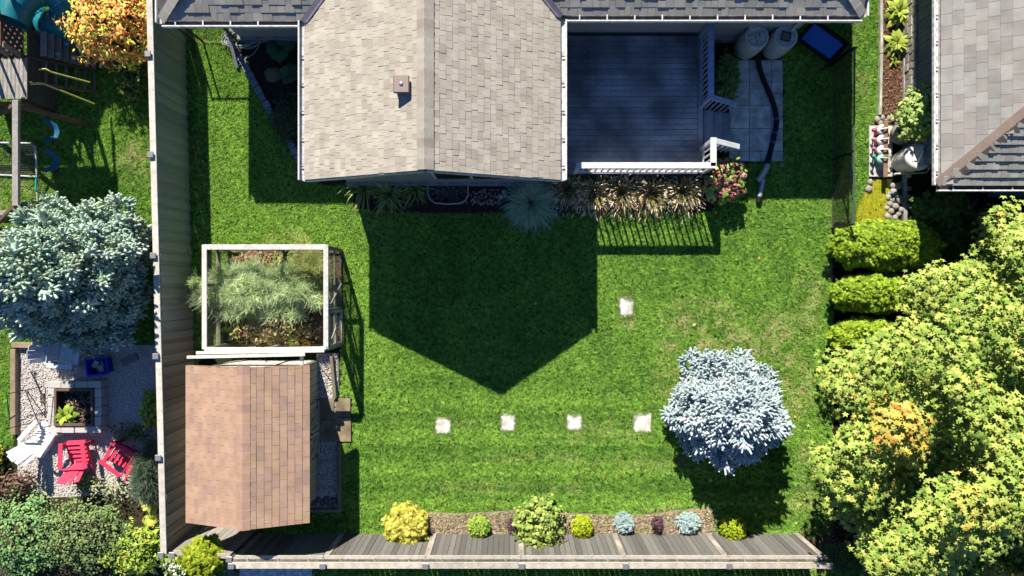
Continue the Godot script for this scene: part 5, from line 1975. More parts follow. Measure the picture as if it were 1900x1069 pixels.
# a tussock of arching blades
func tussock(called: String, label: String, category: String, at: Vector3, n: int, L: Vector2, w: float, pal: Array, droop: float, group := "", heads := [], bias := Vector3.ZERO) -> Node3D:
	var o := thing(called, label, category, at, 0.0, group)
	var b := MB.new()
	var hd := MB.new()
	for k in n:
		b.col = vary(pick(pal), 0.25)
		var a := rr(0, TAU)
		var out := Vector3(cos(a), 0, sin(a))
		var l := rr(L.x, L.y)
		var lean := rr(0.1, 1.0)
		var swing := (Vector3(-out.z, 0, out.x) * rr(-0.5, 0.5) + bias * rr(0.3, 1.4)) * 0.6
		var base := out * rr(0.0, 0.16) * L.y
		var pts := []
		var p := base
		var dir := (Vector3.UP * (1.25 - lean) + out * lean).normalized()
		for s in 5:
			pts.append(p)
			p += dir * l * 0.25
			dir = (dir + Vector3.DOWN * droop * rr(0.7, 1.3) + out * 0.1 + swing).normalized()
		b.strip(pts, [w, w, w * 0.85, w * 0.6, w * 0.1], Vector3.UP + out * 0.2)
		if heads and rng.randf() < 0.5:
			hd.col = vary(pick(heads), 0.2)
			var q: Vector3 = pts[4]
			var hl2 := rr(0.03, 0.12)
			hd.tube([q - dir * 0.02, q + dir * hl2 * 0.5, q + dir * hl2], rr(0.008, 0.015), 5, 0.005)
	part(o, "blades", b, M.leaf)
	if heads:
		part(o, "seed_heads", hd, M.needle)
	return o

# a rounded shrub: leaves on short twigs through the outer shell of a lumpy dome, over a twiggy core
func shrub(called: String, label: String, category: String, at: Vector3, rad: Vector3, n: int, me: Mesh, m: Material, pal: Array, sz: Vector2, group := "", lump := 0.25, up := 0.5, core := 0.72, turn := 0.0, lumps := 2.2, lift := 0.0) -> Node3D:
	var o := thing(called, label, category, at, turn, group)
	var f := FastNoiseLite.new()
	f.seed = rng.randi() % 1000; f.frequency = lumps; f.fractal_octaves = 2
	var xs: Array[Transform3D] = []
	var cs := PackedColorArray()
	var tone := FastNoiseLite.new()
	tone.seed = f.seed + 7; tone.frequency = 3.0
	for k in n:
		var d := Vector3(rr(-1, 1), rr(-0.55, 1), rr(-1, 1))
		if d.length_squared() > 1.0 or d.length_squared() < 0.01:
			continue
		d = d.normalized()
		var shell := 1.0 - absf(rng.randfn(0.0, 0.10))
		var s := (1.0 + lump * (f.get_noise_3dv(d) - 0.1) * 2.0) * clampf(shell, 0.5, 1.0)
		var p := Vector3(d.x * rad.x, (d.y * 0.95 + 0.05) * rad.y, d.z * rad.z) * s + Vector3(0, rad.y * 0.75, 0)
		if p.y < 0.02 and lift == 0.0:
			continue
		p.y += lift
		var nn := (d / rad).normalized() * (1.0 - up) + Vector3.UP * up + ball() * 0.55
		xs.append(Transform3D(basis_up(nn, rr(0, TAU)) * Basis.from_scale(Vector3.ONE * rr(sz.x, sz.y)), p))
		var t := clampf(0.5 + tone.get_noise_3dv(p * 2.0) * 0.9 + rr(-0.3, 0.3), 0.0, 0.999)
		cs.append(vary(pal[int(t * pal.size())], 0.2))
	copies(o, "foliage", me, m, xs, cs, "stuff")
	var b := MB.new()
	b.col = lin(0.05, 0.045, 0.02)
	if core > 0.0:
		b.blob(Vector3(0, rad.y * 0.72 + lift, 0), rad * core, 0.25, f.seed, 8, 12)
	for k in 5:
		var a := TAU * k / 5.0
		b.tube([Vector3(0, 0, 0), Vector3(cos(a) * rad.x * 0.25, rad.y * 0.6 + lift, sin(a) * rad.z * 0.25)], 0.015, 5)
	part(o, "branches", b, M.needle)
	return o

func spruce(called: String, label: String, at: Vector3, r: float, h: float, whorls: int, per: int, pal: Array, sz: Vector2, full: float, low := 0.14, squash := 1.0) -> void:
	var o := thing(called, label, "spruce tree", at)
	o.scale = Vector3(1, 1, squash)
	var b := MB.new()
	b.col = lin(0.10, 0.075, 0.055)
	b.tube([Vector3(0, 0, 0), Vector3(0, h * 0.5, 0), Vector3(0, h * 0.95, 0)], 0.035 * h, 9, 0.012)
	part(o, "trunk", b, M.needle)
	b = MB.new()
	b.col = lin(0.085, 0.065, 0.045)
	var xs: Array[Transform3D] = []
	var cs := PackedColorArray()
	for w in whorls:
		var t := (w + 0.2) / whorls
		var y0 := lerpf(low, 0.97, t) * h
		var R := r * pow(1.0 - t, full) * rr(0.9, 1.05) + 0.06
		var n := maxi(4, int(per * (0.45 + 0.55 * (1.0 - t))))
		for k in n:
			var a := TAU * (k + rr(-0.3, 0.3)) / n + w * 1.1
			var out := Vector3(cos(a), 0, sin(a))
			var side := Vector3(-out.z, 0, out.x)
			var L := R * rr(0.68, 1.10)
			if r > 2.0 and y0 < 1.9 and out.x > 0.2: L = minf(L, 1.25 / out.x)      # kept back by the fence
			var rise := rr(0.02, 0.28) * L + 0.10 * t * h
			var tip := out * L + Vector3(0, y0 + rise * 0.4, 0)
			var mid := out * L * 0.55 + Vector3(0, y0 - 0.05 * L, 0)
			b.tube([Vector3(0, y0, 0), mid, tip], 0.018 + 0.01 * r * (1.0 - t), 5, 0.006)
			var steps := maxi(2, int(L / (sz.y * 0.34)))
			for s in steps + 1:
				var u := lerpf(0.25, 1.0, float(s) / steps)
				var spine := Vector3(0, y0, 0).lerp(mid, u / 0.55) if u < 0.55 else mid.lerp(tip, (u - 0.55) / 0.45)
				var spread := (1.05 - u) * L * 0.5 + 0.05
				var m := maxi(1, int(spread / (sz.y * 0.42)))
				for j in range(-m, m + 1):
					if m > 1 and rng.randf() < 0.16: continue
					var v := float(j) / maxf(m, 1.0)
					var p := spine + side * v * spread + out * (-absf(v) * spread * 0.15) + Vector3(0, rr(-0.04, 0.05) - absf(v) * 0.06, 0) * r
					var dir := out * rr(0.6, 1.0) + side * v * rr(0.6, 1.1) + Vector3.UP * rr(0.25, 0.85) + ball() * 0.25
					xs.append(Transform3D(basis_up(dir, rr(0, TAU)) * Basis.from_scale(Vector3.ONE * rr(sz.x, sz.y)), p))
					cs.append(vary(pick(pal), 0.13))
	for k in 22:
		var top_r := sqrt(k / 22.0) * 0.13 * r
		xs.append(Transform3D(basis_up(Vector3(cos(k * 2.4) * top_r * 3.0, 1, sin(k * 2.4) * top_r * 3.0) + ball() * 0.3, rr(0, TAU)) * Basis.from_scale(Vector3.ONE * sz.y * rr(0.75, 1.05)), Vector3(cos(k * 2.4) * top_r, h * 0.97 - top_r * 0.6, sin(k * 2.4) * top_r)))
		cs.append(pick(pal))
	part(o, "branches", b, M.needle)
	print(called, " sprigs ", xs.size())
	copies(o, "needles", sprig_mesh(5), M.needle, xs, cs, "stuff")

func maple() -> void:
	var base := P(1830, 800)
	var o := thing("maple_tree", "large yellow-green maple tree with orange tinges filling lower right corner", "maple tree", base)
	var edge := PackedVector2Array()
	for q in [[1838, 398], [1880, 372], [1960, 352], [2080, 420], [2150, 700], [2080, 1120], [1900, 1190], [1640, 1180], [1580, 1078], [1575, 1000], [1536, 915], [1542, 850], [1562, 780], [1552, 700], [1592, 640], [1670, 590], [1728, 535], [1800, 490], [1815, 425]]:
		edge.append(Vector2(q[0], q[1]))
	var ctr := Vector2(1840, 800)
	var clumps := []
	var hue := FastNoiseLite.new()
	hue.seed = 12; hue.frequency = 0.012
	var tries := 0
	while clumps.size() < 150 and tries < 40000:
		tries += 1
		var q := Vector2(rr(1500, 2150), rr(350, 1190))
		if not Geometry2D.is_point_in_polygon(q, edge): continue
		var depth := 1e9
		for k in edge.size():
			depth = minf(depth, q.distance_to(Geometry2D.get_closest_point_to_segment(q, edge[k], edge[(k + 1) % edge.size()])))
		if depth < 34.0: continue
		var hh := 1.7 + 4.3 * sqrt(clampf(depth / 300.0, 0, 1)) + rr(-1.3, 0.7)
		if Vector2((q.x - 1668) / 95.0, (q.y - 945) / 70.0).length() < 1.0: hh = rr(1.0, 1.9)
		var p := P(q.x, q.y, hh)
		var ok := true
		for c in clumps:
			if Vector2(c[0].x - p.x, c[0].z - p.z).length() < 0.58: ok = false; break
		if ok:
			clumps.append([p, rr(0.36, 0.68), clampf(0.10 + hue.get_noise_2dv(q) * 0.6 + (0.24 if q.x > 1760 and q.y > 860 else 0.0) + (0.34 if q.distance_to(Vector2(1690, 840)) < 60.0 else 0.0), 0, 1)])
	for k in 70:
		var q := Vector2(rr(1560, 2050), rr(520, 1150))
		if Geometry2D.is_point_in_polygon(q, edge):
			clumps.append([P(q.x, q.y, rr(1.4, 2.6)), rr(0.45, 0.65), rr(0.0, 0.3)])
	# skirt of lower foliage that the shade falls on
	for k in 150:
		var c = clumps[k]
		clumps.append([Vector3(c[0].x * 1.09 + rr(-0.4, 0.5), maxf(0.7, c[0].y - rr(1.3, 2.4)), c[0].z * 1.04 + rr(-0.2, 0.5)), rr(0.45, 0.65), rr(0.0, 0.25)])
	var green := [lin(0.225, 0.31, 0.055), lin(0.28, 0.355, 0.07), lin(0.15, 0.24, 0.04), lin(0.34, 0.385, 0.09)]
	var gold := [lin(0.42, 0.36, 0.065), lin(0.46, 0.32, 0.06), lin(0.38, 0.36, 0.08)]
	var rust := [lin(0.50, 0.22, 0.05), lin(0.42, 0.12, 0.035)]
	var all := []
	for c in clumps:
		var n := int(185 * c[1] / 0.45)
		for k in n:
			var d := ball()
			d.y *= 0.5
			var p: Vector3 = c[0] + d * c[1] * (1.15 if rng.randf() < 0.88 else 1.5) - base
			var nn: Vector3 = Vector3(rr(-0.3, 0.3) - 0.15, 1.0, rr(-0.3, 0.3) - 0.25) + d * 0.8 + ball() * 0.5
			var w: float = c[2] + 0.25 * d.y + rr(-0.18, 0.18)
			var col: Color = vary(pick(green), 0.15)
			if w > 0.78: col = vary(pick(rust if rng.randf() < 0.45 else gold), 0.15)
			elif w > 0.5: col = vary(pick(gold), 0.15)
			all.append([p.y + rr(-0.6, 0.6), Transform3D(basis_up(nn, rr(0, TAU)) * Basis.from_scale(Vector3.ONE * rr(0.12, 0.19)), p), col])
	all.sort_custom(func(a, b): return a[0] > b[0])
	var leaf := lobed_leaf_mesh()
	var cut := {}
	var xs: Array[Transform3D] = []
	var cs := PackedColorArray()
	for k in all.size():
		if k < 3000 and k % 10 == 0:
			var c: Color = pick(green) if rng.randf() < 0.7 else pick(gold)
			var key := c.to_html()
			if not cut.has(key):
				var b := MB.new()
				b.col = c
				var src := leaf.surface_get_arrays(0)
				b.v = src[Mesh.ARRAY_VERTEX]; b.n = src[Mesh.ARRAY_NORMAL]; b.ix = src[Mesh.ARRAY_INDEX]
				b.c = PackedColorArray()
				b.c.resize(b.v.size()); b.c.fill(c)
				cut[key] = b.mesh()
			part_mesh(o, "leaf", cut[key], M.leaf, all[k][1])
		else:
			xs.append(all[k][1]); cs.append(all[k][2])
	print("maple leaves ", all.size())
	copies(o, "crown", leaf, M.leaf, xs, cs, "stuff")
	var b := MB.new()
	b.col = lin(0.16, 0.13, 0.10)
	b.tube([Vector3(0, 0, 0), Vector3(0.05, 1.2, 0), Vector3(0, 2.4, 0.05)], 0.19, 10, 0.14)
	part(o, "trunk", b, M.wood_y)
	b = MB.new()
	b.col = lin(0.15, 0.12, 0.09)
	for k in range(0, 150, 3):
		var e: Vector3 = clumps[mini(k, clumps.size() - 1)][0] - base
		var s := Vector3(0, rr(1.4, 2.6), 0)
		b.tube([s, s.lerp(e, 0.5) + Vector3(0, 0.25, 0), e], 0.045, 5, 0.01)
	part(o, "limbs", b, M.wood_y)

func plants() -> void:
	var spray := spray_mesh(3)
	var small := leaf_mesh(0.9)
	var slim := leaf_mesh(0.42)
	var broad := leaf_mesh(1.15)
	# spruces
	spruce("blue_spruce", "large blue-green spruce tree overhanging fence on left side", Vector3(-10.55, 0, -0.30), 2.2, 4.0, 12, 16, [lin(0.30, 0.41, 0.33), lin(0.38, 0.49, 0.40), lin(0.22, 0.32, 0.255), lin(0.43, 0.53, 0.445), lin(0.29, 0.37, 0.25)], Vector2(0.24, 0.40), 0.6, 0.26, 0.86)
	spruce("silver_spruce", "rounded silver-blue dwarf spruce standing alone on lawn", Vector3(5.44, 0, 3.08), 1.36, 2.5, 12, 12, [lin(0.39, 0.47, 0.49), lin(0.46, 0.53, 0.555), lin(0.32, 0.40, 0.425)], Vector2(0.20, 0.33), 0.36)
	# orange bush by the play set
	shrub("orange_shrub", "orange and yellow autumn shrub between climbing frame and fence", "shrub", P(226, 62, 0.0) + Vector3(0.33, 0, 0.05), Vector3(1.06, 1.1, 1.02), 9000, slim, M.leaf, [lin(0.72, 0.2, 0.07), lin(0.84, 0.36, 0.10), lin(0.88, 0.5, 0.14), lin(0.82, 0.62, 0.12), lin(0.6, 0.58, 0.10), lin(0.38, 0.44, 0.07)], Vector2(0.08, 0.16), "", 0.4, 0.5, 0.6)
	shrub("green_shrub", "dark green leafy shrub at foot of orange shrub by fence", "shrub", P(262, 150), Vector3(0.42, 0.4, 0.6), 1500, small, M.leaf, [lin(0.06, 0.10, 0.02), lin(0.12, 0.17, 0.03)], Vector2(0.05, 0.1))
	# hedge row of clipped cedars
	var lime := [lin(0.14, 0.235, 0.016), lin(0.20, 0.305, 0.02), lin(0.27, 0.375, 0.026), lin(0.10, 0.17, 0.014)]
	var hg := "clipped evergreens beside lawn"
	shrub("cedar_shrub", "largest clipped yellow-green evergreen below moss patch", "shrub", P(1622, 459), Vector3(1.42, 0.72, 0.66), 17000, spray, M.leaf, lime, Vector2(0.07, 0.13), hg, 0.10, 0.45, 0.86)
	shrub("cedar_shrub", "middle clipped evergreen with pale worn soil on its right", "shrub", P(1600, 545), Vector3(1.10, 0.66, 0.50), 11500, spray, M.leaf, lime, Vector2(0.07, 0.13), hg, 0.10, 0.45, 0.86)
	shrub("cedar_shrub", "lowest clipped evergreen half covered by maple branches", "shrub", P(1588, 624), Vector3(0.92, 0.66, 0.5), 10500, spray, M.leaf, lime, Vector2(0.07, 0.13), hg, 0.14, 0.45, 0.86)
	shrub("cedar_shrub", "clipped evergreen beneath maple edge, mostly hidden by leaves", "shrub", P(1580, 690), Vector3(0.62, 0.5, 0.4), 3600, spray, M.leaf, lime, Vector2(0.09, 0.16), hg, 0.3, 0.45, 0.8)
	shrub("leaning_cedar", "dense yellow-green conical cedar leaning over corner fence", "shrub", Vector3(-7.5, 0, 6.56), Vector3(0.45, 0.52, 0.42), 6500, spray, M.leaf, [lin(0.2, 0.26, 0.015), lin(0.27, 0.33, 0.02), lin(0.15, 0.2, 0.014)], Vector2(0.08, 0.15), "", 0.25, 0.5, 0.8, 0.0, 2.2, 1.15)
	# dark shrubs in the shade of the neighbour's house
	shrub("juniper", "low dark juniper with one bright sunlit tip beside stones", "shrub", P(1735, 392), Vector3(0.75, 0.4, 0.45), 3600, spray, M.leaf, [lin(0.07, 0.13, 0.03), lin(0.1, 0.17, 0.035)], Vector2(0.08, 0.15), "", 0.35, 0.4, 0.7)
	shrub("dark_shrub", "dark spreading shrub in deep shade behind largest evergreen", "shrub", P(1765, 445), Vector3(0.55, 0.35, 0.5), 2000, slim, M.leaf, [lin(0.05, 0.08, 0.02), lin(0.075, 0.11, 0.03)], Vector2(0.09, 0.17))
	leafy_clump("variegated_hosta", "large pale-edged hosta in shade under neighbour's blue wall", "hosta", P(1800, 425), 34, 0.3, 0.5, [lin(0.07, 0.13, 0.06), lin(0.11, 0.17, 0.09), lin(0.09, 0.15, 0.05)], 0.8)
	# bark bed along the neighbour's wall
	var yg := [lin(0.30, 0.37, 0.06), lin(0.24, 0.32, 0.05), lin(0.38, 0.43, 0.09), lin(0.19, 0.27, 0.04)]
	var hl := "hostas in the bark bed"
	leafy_clump("bark_bed_hosta", "topmost green-yellow hosta in bark bed by neighbour's wall", "hosta", P(1663, 26), 44, 0.22, 0.44, yg, 0.36, hl)
	leafy_clump("bark_bed_hosta", "green-yellow hosta in bark bed just below topmost one", "hosta", P(1660, 84), 46, 0.2, 0.40, yg, 0.36, hl)
	leafy_clump("bark_bed_hosta", "smallest sparse hosta in bark bed, below other two", "hosta", P(1657, 116), 9, 0.12, 0.2, [lin(0.14, 0.19, 0.03), lin(0.22, 0.26, 0.05)], 0.4, hl)
	var pot := thing("plant_pot", "grey rounded pot holding tall light green bush beside barrel", "plant pot", P(1664, 252), 0.0)
	var b := MB.new()
	b.col = lin(0.27, 0.25, 0.235)
	b.lathe([Vector2(0, 0), Vector2(0.2, 0), Vector2(0.29, 0.2), Vector2(0.27, 0.4), Vector2(0.22, 0.44), Vector2(0.2, 0.40), Vector2(0.0, 0.38)], Transform3D(), 22)
	part(pot, "body", b, M.plastic)
	shrub("potted_bush", "tall light green bush growing from grey pot by neighbour's wall", "bush", P(1668, 232) + Vector3(0.0, 0.42, 0), Vector3(0.44, 0.72, 0.62), 4200, small, M.leaf, [lin(0.22, 0.33, 0.08), lin(0.30, 0.41, 0.12), lin(0.16, 0.26, 0.05), lin(0.36, 0.45, 0.16)], Vector2(0.06, 0.12), "", 0.4, 0.5, 0.55)
	# bed along the rear fence
	shrub("golden_shrub", "bright golden-yellow round shrub at left end of fence bed", "shrub", P(757, 966), Vector3(0.50, 0.46, 0.47), 4200, spray, M.leaf, [lin(0.50, 0.45, 0.07), lin(0.58, 0.52, 0.10), lin(0.40, 0.38, 0.06), lin(0.3, 0.33, 0.05)], Vector2(0.09, 0.16), "", 0.25, 0.5, 0.75)
	shrub("green_ball_shrub", "neat green ball shrub between golden shrub and small purple one", "shrub", P(889, 973), Vector3(0.29, 0.26, 0.28), 2600, small, M.leaf, [lin(0.17, 0.29, 0.035), lin(0.22, 0.35, 0.045), lin(0.27, 0.39, 0.06)], Vector2(0.028, 0.05), "", 0.1, 0.4, 0.85)
	shrub("purple_barberry", "small purple bush left of sprawling green shrub in fence bed", "bush", P(951, 971), Vector3(0.13, 0.17, 0.17), 620, small, M.leaf, [lin(0.075, 0.035, 0.06), lin(0.11, 0.06, 0.08), lin(0.05, 0.025, 0.04)], Vector2(0.03, 0.055), "purple bushes in the fence bed", 0.4)
	shrub("sprawling_shrub", "loose sprawling yellow-green shrub reaching over rear fence rail", "shrub", P(1000, 966), Vector3(0.54, 0.58, 0.64), 3200, broad, M.leaf, [lin(0.26, 0.34, 0.07), lin(0.18, 0.27, 0.05), lin(0.35, 0.40, 0.11), lin(0.12, 0.2, 0.04)], Vector2(0.06, 0.11), "", 0.42, 0.5, 0.3, 0.0, 3.0)
	shrub("lime_ball_shrub", "lime yellow ball shrub right of sprawling shrub in full sun", "shrub", P(1079, 973), Vector3(0.28, 0.28, 0.31), 2600, small, M.leaf, [lin(0.28, 0.36, 0.012), lin(0.36, 0.42, 0.018), lin(0.22, 0.3, 0.01)], Vector2(0.028, 0.052), "ball shrubs", 0.12, 0.4, 0.85)
	spruce("small_blue_spruce", "left of two tiny blue spruces in fence bed", P(1158, 969), 0.20, 0.26, 4, 7, [lin(0.32, 0.44, 0.44), lin(0.4, 0.52, 0.52)], Vector2(0.07, 0.11), 0.45)
	shrub("purple_barberry", "small purple bush between two tiny blue spruces", "bush", P(1218, 970), Vector3(0.13, 0.17, 0.19), 620, small, M.leaf, [lin(0.085, 0.04, 0.07), lin(0.12, 0.065, 0.09), lin(0.05, 0.025, 0.04)], Vector2(0.03, 0.055), "purple bushes in the fence bed", 0.4)
	spruce("small_blue_spruce", "right of two tiny blue spruces, nearest spruce shadow", P(1276, 967), 0.23, 0.29, 4, 7, [lin(0.34, 0.46, 0.46), lin(0.42, 0.54, 0.54)], Vector2(0.07, 0.11), 0.45)
	shrub("lime_ball_shrub", "ball shrub half inside shadow of silver spruce by fence", "shrub", P(1355, 975), Vector3(0.33, 0.32, 0.36), 3000, small, M.leaf, [lin(0.24, 0.32, 0.012), lin(0.3, 0.38, 0.018), lin(0.18, 0.26, 0.01)], Vector2(0.03, 0.055), "ball shrubs", 0.12, 0.4, 0.85)
	# under the gable and the deck
	var strap := [lin(0.22, 0.32, 0.09), lin(0.3, 0.38, 0.11), lin(0.16, 0.25, 0.07), lin(0.42, 0.38, 0.15)]
	var dl := "strap-leaved clumps under the gable"
	tussock("daylily", "leftmost strap-leaved clump at gable corner, partly sunlit", "daylily", P(676, 352), 46, Vector2(0.45, 0.75), 0.016, strap, 0.30, dl, [], Vector3(0, 0, 0.25))
	tussock("daylily", "strap-leaved clump in shade between corner clump and window well", "daylily", P(722, 362), 90, Vector2(0.4, 0.8), 0.015, strap, 0.30, dl, [], Vector3(0, 0, 0.25))
	tussock("daylily", "strap-leaved clump in shade touching left end of window well", "daylily", P(772, 352), 70, Vector2(0.35, 0.65), 0.015, strap, 0.30, dl, [], Vector3(0, 0, 0.25))
	tussock("blue_grass", "large blue-green ornamental grass mound in gable shade", "ornamental grass", P(985, 378), 900, Vector2(0.5, 0.95), 0.006, [lin(0.36, 0.50, 0.34), lin(0.45, 0.58, 0.42), lin(0.28, 0.40, 0.25)], 0.24, "", [], Vector3(0, 0, 0.28))
	var tan := [lin(0.26, 0.19, 0.09), lin(0.2, 0.16, 0.06), lin(0.2, 0.24, 0.07), lin(0.32, 0.24, 0.12)]
	var hd := [lin(0.7, 0.55, 0.37), lin(0.5, 0.34, 0.2), lin(0.8, 0.66, 0.48)]
	var fl := ["tan fountain grass at left, partly in gable shade", "tan fountain grass second from gable shade", "tan fountain grass third along deck front", "tan fountain grass nearest pink-flowered shrub", "dark fountain grass wholly in shade at deck corner"]
	var fp := [[1100, 362], [1152, 360], [1206, 362], [1262, 358], [1052, 352]]
	for k in 5:
		tussock("fountain_grass", fl[k], "ornamental grass", P(fp[k][0], fp[k][1]), 560, Vector2(0.3, 0.74), 0.005, tan, 0.20, "fountain grasses along the deck", hd, Vector3(0.05, 0, 0.22))
	var hy := shrub("hydrangea", "pink-flowered hydrangea at outer corner of deck", "shrub", P(1338, 340), Vector3(0.45, 0.45, 0.52), 900, broad, M.leaf, [lin(0.28, 0.36, 0.07), lin(0.17, 0.25, 0.05), lin(0.38, 0.40, 0.11)], Vector2(0.07, 0.13), "", 0.4, 0.5, 0.4)
	for k in 19:
		b = MB.new()
		b.col = vary(pick([lin(0.5, 0.17, 0.2), lin(0.57, 0.27, 0.27), lin(0.4, 0.12, 0.14)]), 0.1)
		var a := k * 2.4
		var rr0 := sqrt((k + 0.5) / 19.0) * 0.46
		var c := Vector3(cos(a) * rr0, 0.80 - rr0 * 0.5, sin(a) * rr0 * 1.15)
		for j in 36:
			var d := ball().normalized()
			b.box(c + d * 0.08, Vector3(0.045, 0.008, 0.045), basis_up(d + ball() * 0.5, rr(0, 6)))
		part(hy, "flower_head", b, M.needle)
	shrub("deck_side_shrub", "dark green shrub in shade between deck railing and slabs", "shrub", P(1343, 150), Vector3(0.28, 0.34, 0.62), 1500, slim, M.leaf, [lin(0.09, 0.15, 0.04), lin(0.13, 0.2, 0.05)], Vector2(0.09, 0.16))
	# big leaves in the bed left of the gable
	leafy_clump("rhubarb", "huge-leaved dark green plant against wall left of gable", "rhubarb", P(524, 90), 7, 0.34, 0.46, [lin(0.05, 0.11, 0.06), lin(0.07, 0.13, 0.07)], 1.15, "", 0.5)
	leafy_clump("broad_leaf_plant", "broad-leaved dark plant just right of tan boulder", "plant", P(540, 142), 5, 0.26, 0.34, [lin(0.05, 0.11, 0.06), lin(0.06, 0.12, 0.05)], 1.1, "", 0.4)
	shrub("shaded_ground_plant", "small-leaved dark plant spilling over edging blocks in shade", "plant", P(538, 225), Vector3(0.5, 0.22, 0.7), 1700, small, M.leaf, [lin(0.05, 0.08, 0.03), lin(0.07, 0.1, 0.04)], Vector2(0.03, 0.07))
	# vegetable cage
	var fern := tuft_mesh(31, 60, 0.14, 0.24, 0.005)
	var cl := [lin(0.42, 0.54, 0.26), lin(0.5, 0.6, 0.33), lin(0.34, 0.46, 0.2)]
	shrub("asparagus_fern", "misty pale green feathery fern across middle of cage", "fern", P(500, 542), Vector3(1.18, 0.62, 0.52), 2600, fern, M.leaf, cl, Vector2(0.6, 1.15), "", 0.6, 0.6, 0.0)
	shrub("feathery_herb", "olive feathery herb in upper right of cage", "herb", P(585, 510), Vector3(0.42, 0.5, 0.5), 900, fern, M.leaf, [lin(0.34, 0.4, 0.14), lin(0.42, 0.46, 0.17)], Vector2(0.5, 0.9), "", 0.3, 0.6, 0.0)
	shrub("side_fern", "grey-green fern tips poking through left side of cage", "fern", P(408, 552), Vector3(0.36, 0.55, 0.3), 260, fern, M.leaf, [lin(0.17, 0.22, 0.12)], Vector2(0.5, 0.9), "", 0.3, 0.6, 0.0)
	shrub("red_leaf_plant", "low reddish-brown leafy plants in upper left of cage", "plant", P(478, 490), Vector3(0.55, 0.16, 0.33), 1500, small, M.leaf, [lin(0.2, 0.08, 0.06), lin(0.28, 0.14, 0.1), lin(0.2, 0.19, 0.08), lin(0.36, 0.26, 0.16)], Vector2(0.04, 0.09), "", 0.4, 0.6, 0.0)
	shrub("leaf_vegetable", "green leafy vegetable in top middle of cage", "vegetable", P(535, 488), Vector3(0.4, 0.2, 0.3), 900, small, M.leaf, [lin(0.14, 0.19, 0.05), lin(0.24, 0.28, 0.09), lin(0.3, 0.27, 0.13)], Vector2(0.04, 0.1), "", 0.4, 0.6, 0.0)
	shrub("yellow_leaf_plant", "yellow-green leafy plant right of pale fern in cage", "plant", P(562, 556), Vector3(0.33, 0.34, 0.28), 700, broad, M.leaf, [lin(0.32, 0.36, 0.05), lin(0.22, 0.3, 0.04)], Vector2(0.05, 0.1), "", 0.4, 0.5, 0.0)
	shrub("bright_leaf_plant", "small bright green plant at lower left inside cage", "plant", P(424, 600), Vector3(0.2, 0.25, 0.2), 420, broad, M.leaf, [lin(0.2, 0.36, 0.04), lin(0.27, 0.4, 0.06)], Vector2(0.05, 0.1), "", 0.4, 0.5, 0.0)
	shrub("tomato_vine", "withered brown tomato vines across lower half of cage", "vine", P(510, 605), Vector3(0.98, 0.5, 0.46), 4200, slim, M.leaf, [lin(0.34, 0.23, 0.14), lin(0.24, 0.17, 0.10), lin(0.44, 0.35, 0.17), lin(0.32, 0.38, 0.11), lin(0.22, 0.3, 0.07)], Vector2(0.06, 0.13), "", 0.5, 0.4, 0.0)
	shrub("marigold", "low plant with orange flowers along bottom edge of cage", "flower", P(555, 632), Vector3(0.4, 0.16, 0.16), 420, small, M.leaf, [lin(0.2, 0.26, 0.05), lin(0.28, 0.25, 0.1), lin(0.7, 0.3, 0.03)], Vector2(0.04, 0.08), "", 0.3, 0.6, 0.0)
	for k in 5:
		b = MB.new()
		b.col = lin(0.09, 0.07, 0.05)
		var p := P([452, 486, 530, 556, 572][k], [470, 620, 600, 580, 610][k])
		b.tube([p, p + Vector3(rr(-0.1, 0.1), 0.7, rr(-0.1, 0.1)), p + Vector3(rr(-0.2, 0.2), 1.15, rr(-0.1, 0.1))], 0.014, 6)
		solo("plant_stake", ["plant stake at edge of red leafy plants in cage", "plant stake at lower left of withered vines in cage", "plant stake in middle of withered vines in cage", "plant stake nearest yellow-green plant in cage", "plant stake at right end of withered vines"][k], "stake", b, M.wood_y, Transform3D(), "stakes among the vegetables")
	# left neighbour's borders
	shrub("border_hosta_bush", "leafy yellow-green plant growing at fence right of planter", "plant", P(288, 758), Vector3(0.2, 0.3, 0.45), 420, broad, M.leaf, [lin(0.3, 0.34, 0.05), lin(0.2, 0.28, 0.04)], Vector2(0.07, 0.14), "", 0.4, 0.5, 0.0)
	shrub("trailing_plant", "thin dark trailing plant across gravel above sideways chair", "plant", P(250, 800), Vector3(0.55, 0.14, 0.26), 420, small, M.leaf, [lin(0.06, 0.1, 0.03), lin(0.1, 0.15, 0.04)], Vector2(0.04, 0.08), "", 0.6, 0.6, 0.0)
	shrub("fennel", "dark feathery fennel against fence beside sideways red chair", "herb", P(300, 868), Vector3(0.24, 0.5, 0.6), 420, fern, M.leaf, [lin(0.09, 0.14, 0.09), lin(0.13, 0.18, 0.11)], Vector2(0.7, 1.2), "", 0.3, 0.6, 0.0)
	leafy_clump("yellow_hosta", "upper of two broad yellow-green hostas at fence foot", "hosta", P(285, 930), 26, 0.2, 0.36, [lin(0.42, 0.44, 0.07), lin(0.34, 0.38, 0.05), lin(0.5, 0.5, 0.12)], 0.85, "hostas at the fence foot")
	leafy_clump("yellow_hosta", "lower of two broad yellow-green hostas at fence foot", "hosta", P(290, 962), 24, 0.18, 0.32, [lin(0.4, 0.42, 0.08), lin(0.32, 0.36, 0.06)], 0.85, "hostas at the fence foot")
	shrub("silver_herb", "pale grey-green fine herb in front of dense lower-left shrub", "herb", P(225, 905), Vector3(0.75, 0.3, 0.32), 800, slim, M.leaf, [lin(0.28, 0.31, 0.18), lin(0.22, 0.26, 0.13), lin(0.4, 0.36, 0.22)], Vector2(0.05, 0.1), "", 0.4, 0.5, 0.0)
	var dk := [lin(0.13, 0.19, 0.07), lin(0.18, 0.26, 0.09), lin(0.09, 0.14, 0.05), lin(0.22, 0.28, 0.10)]
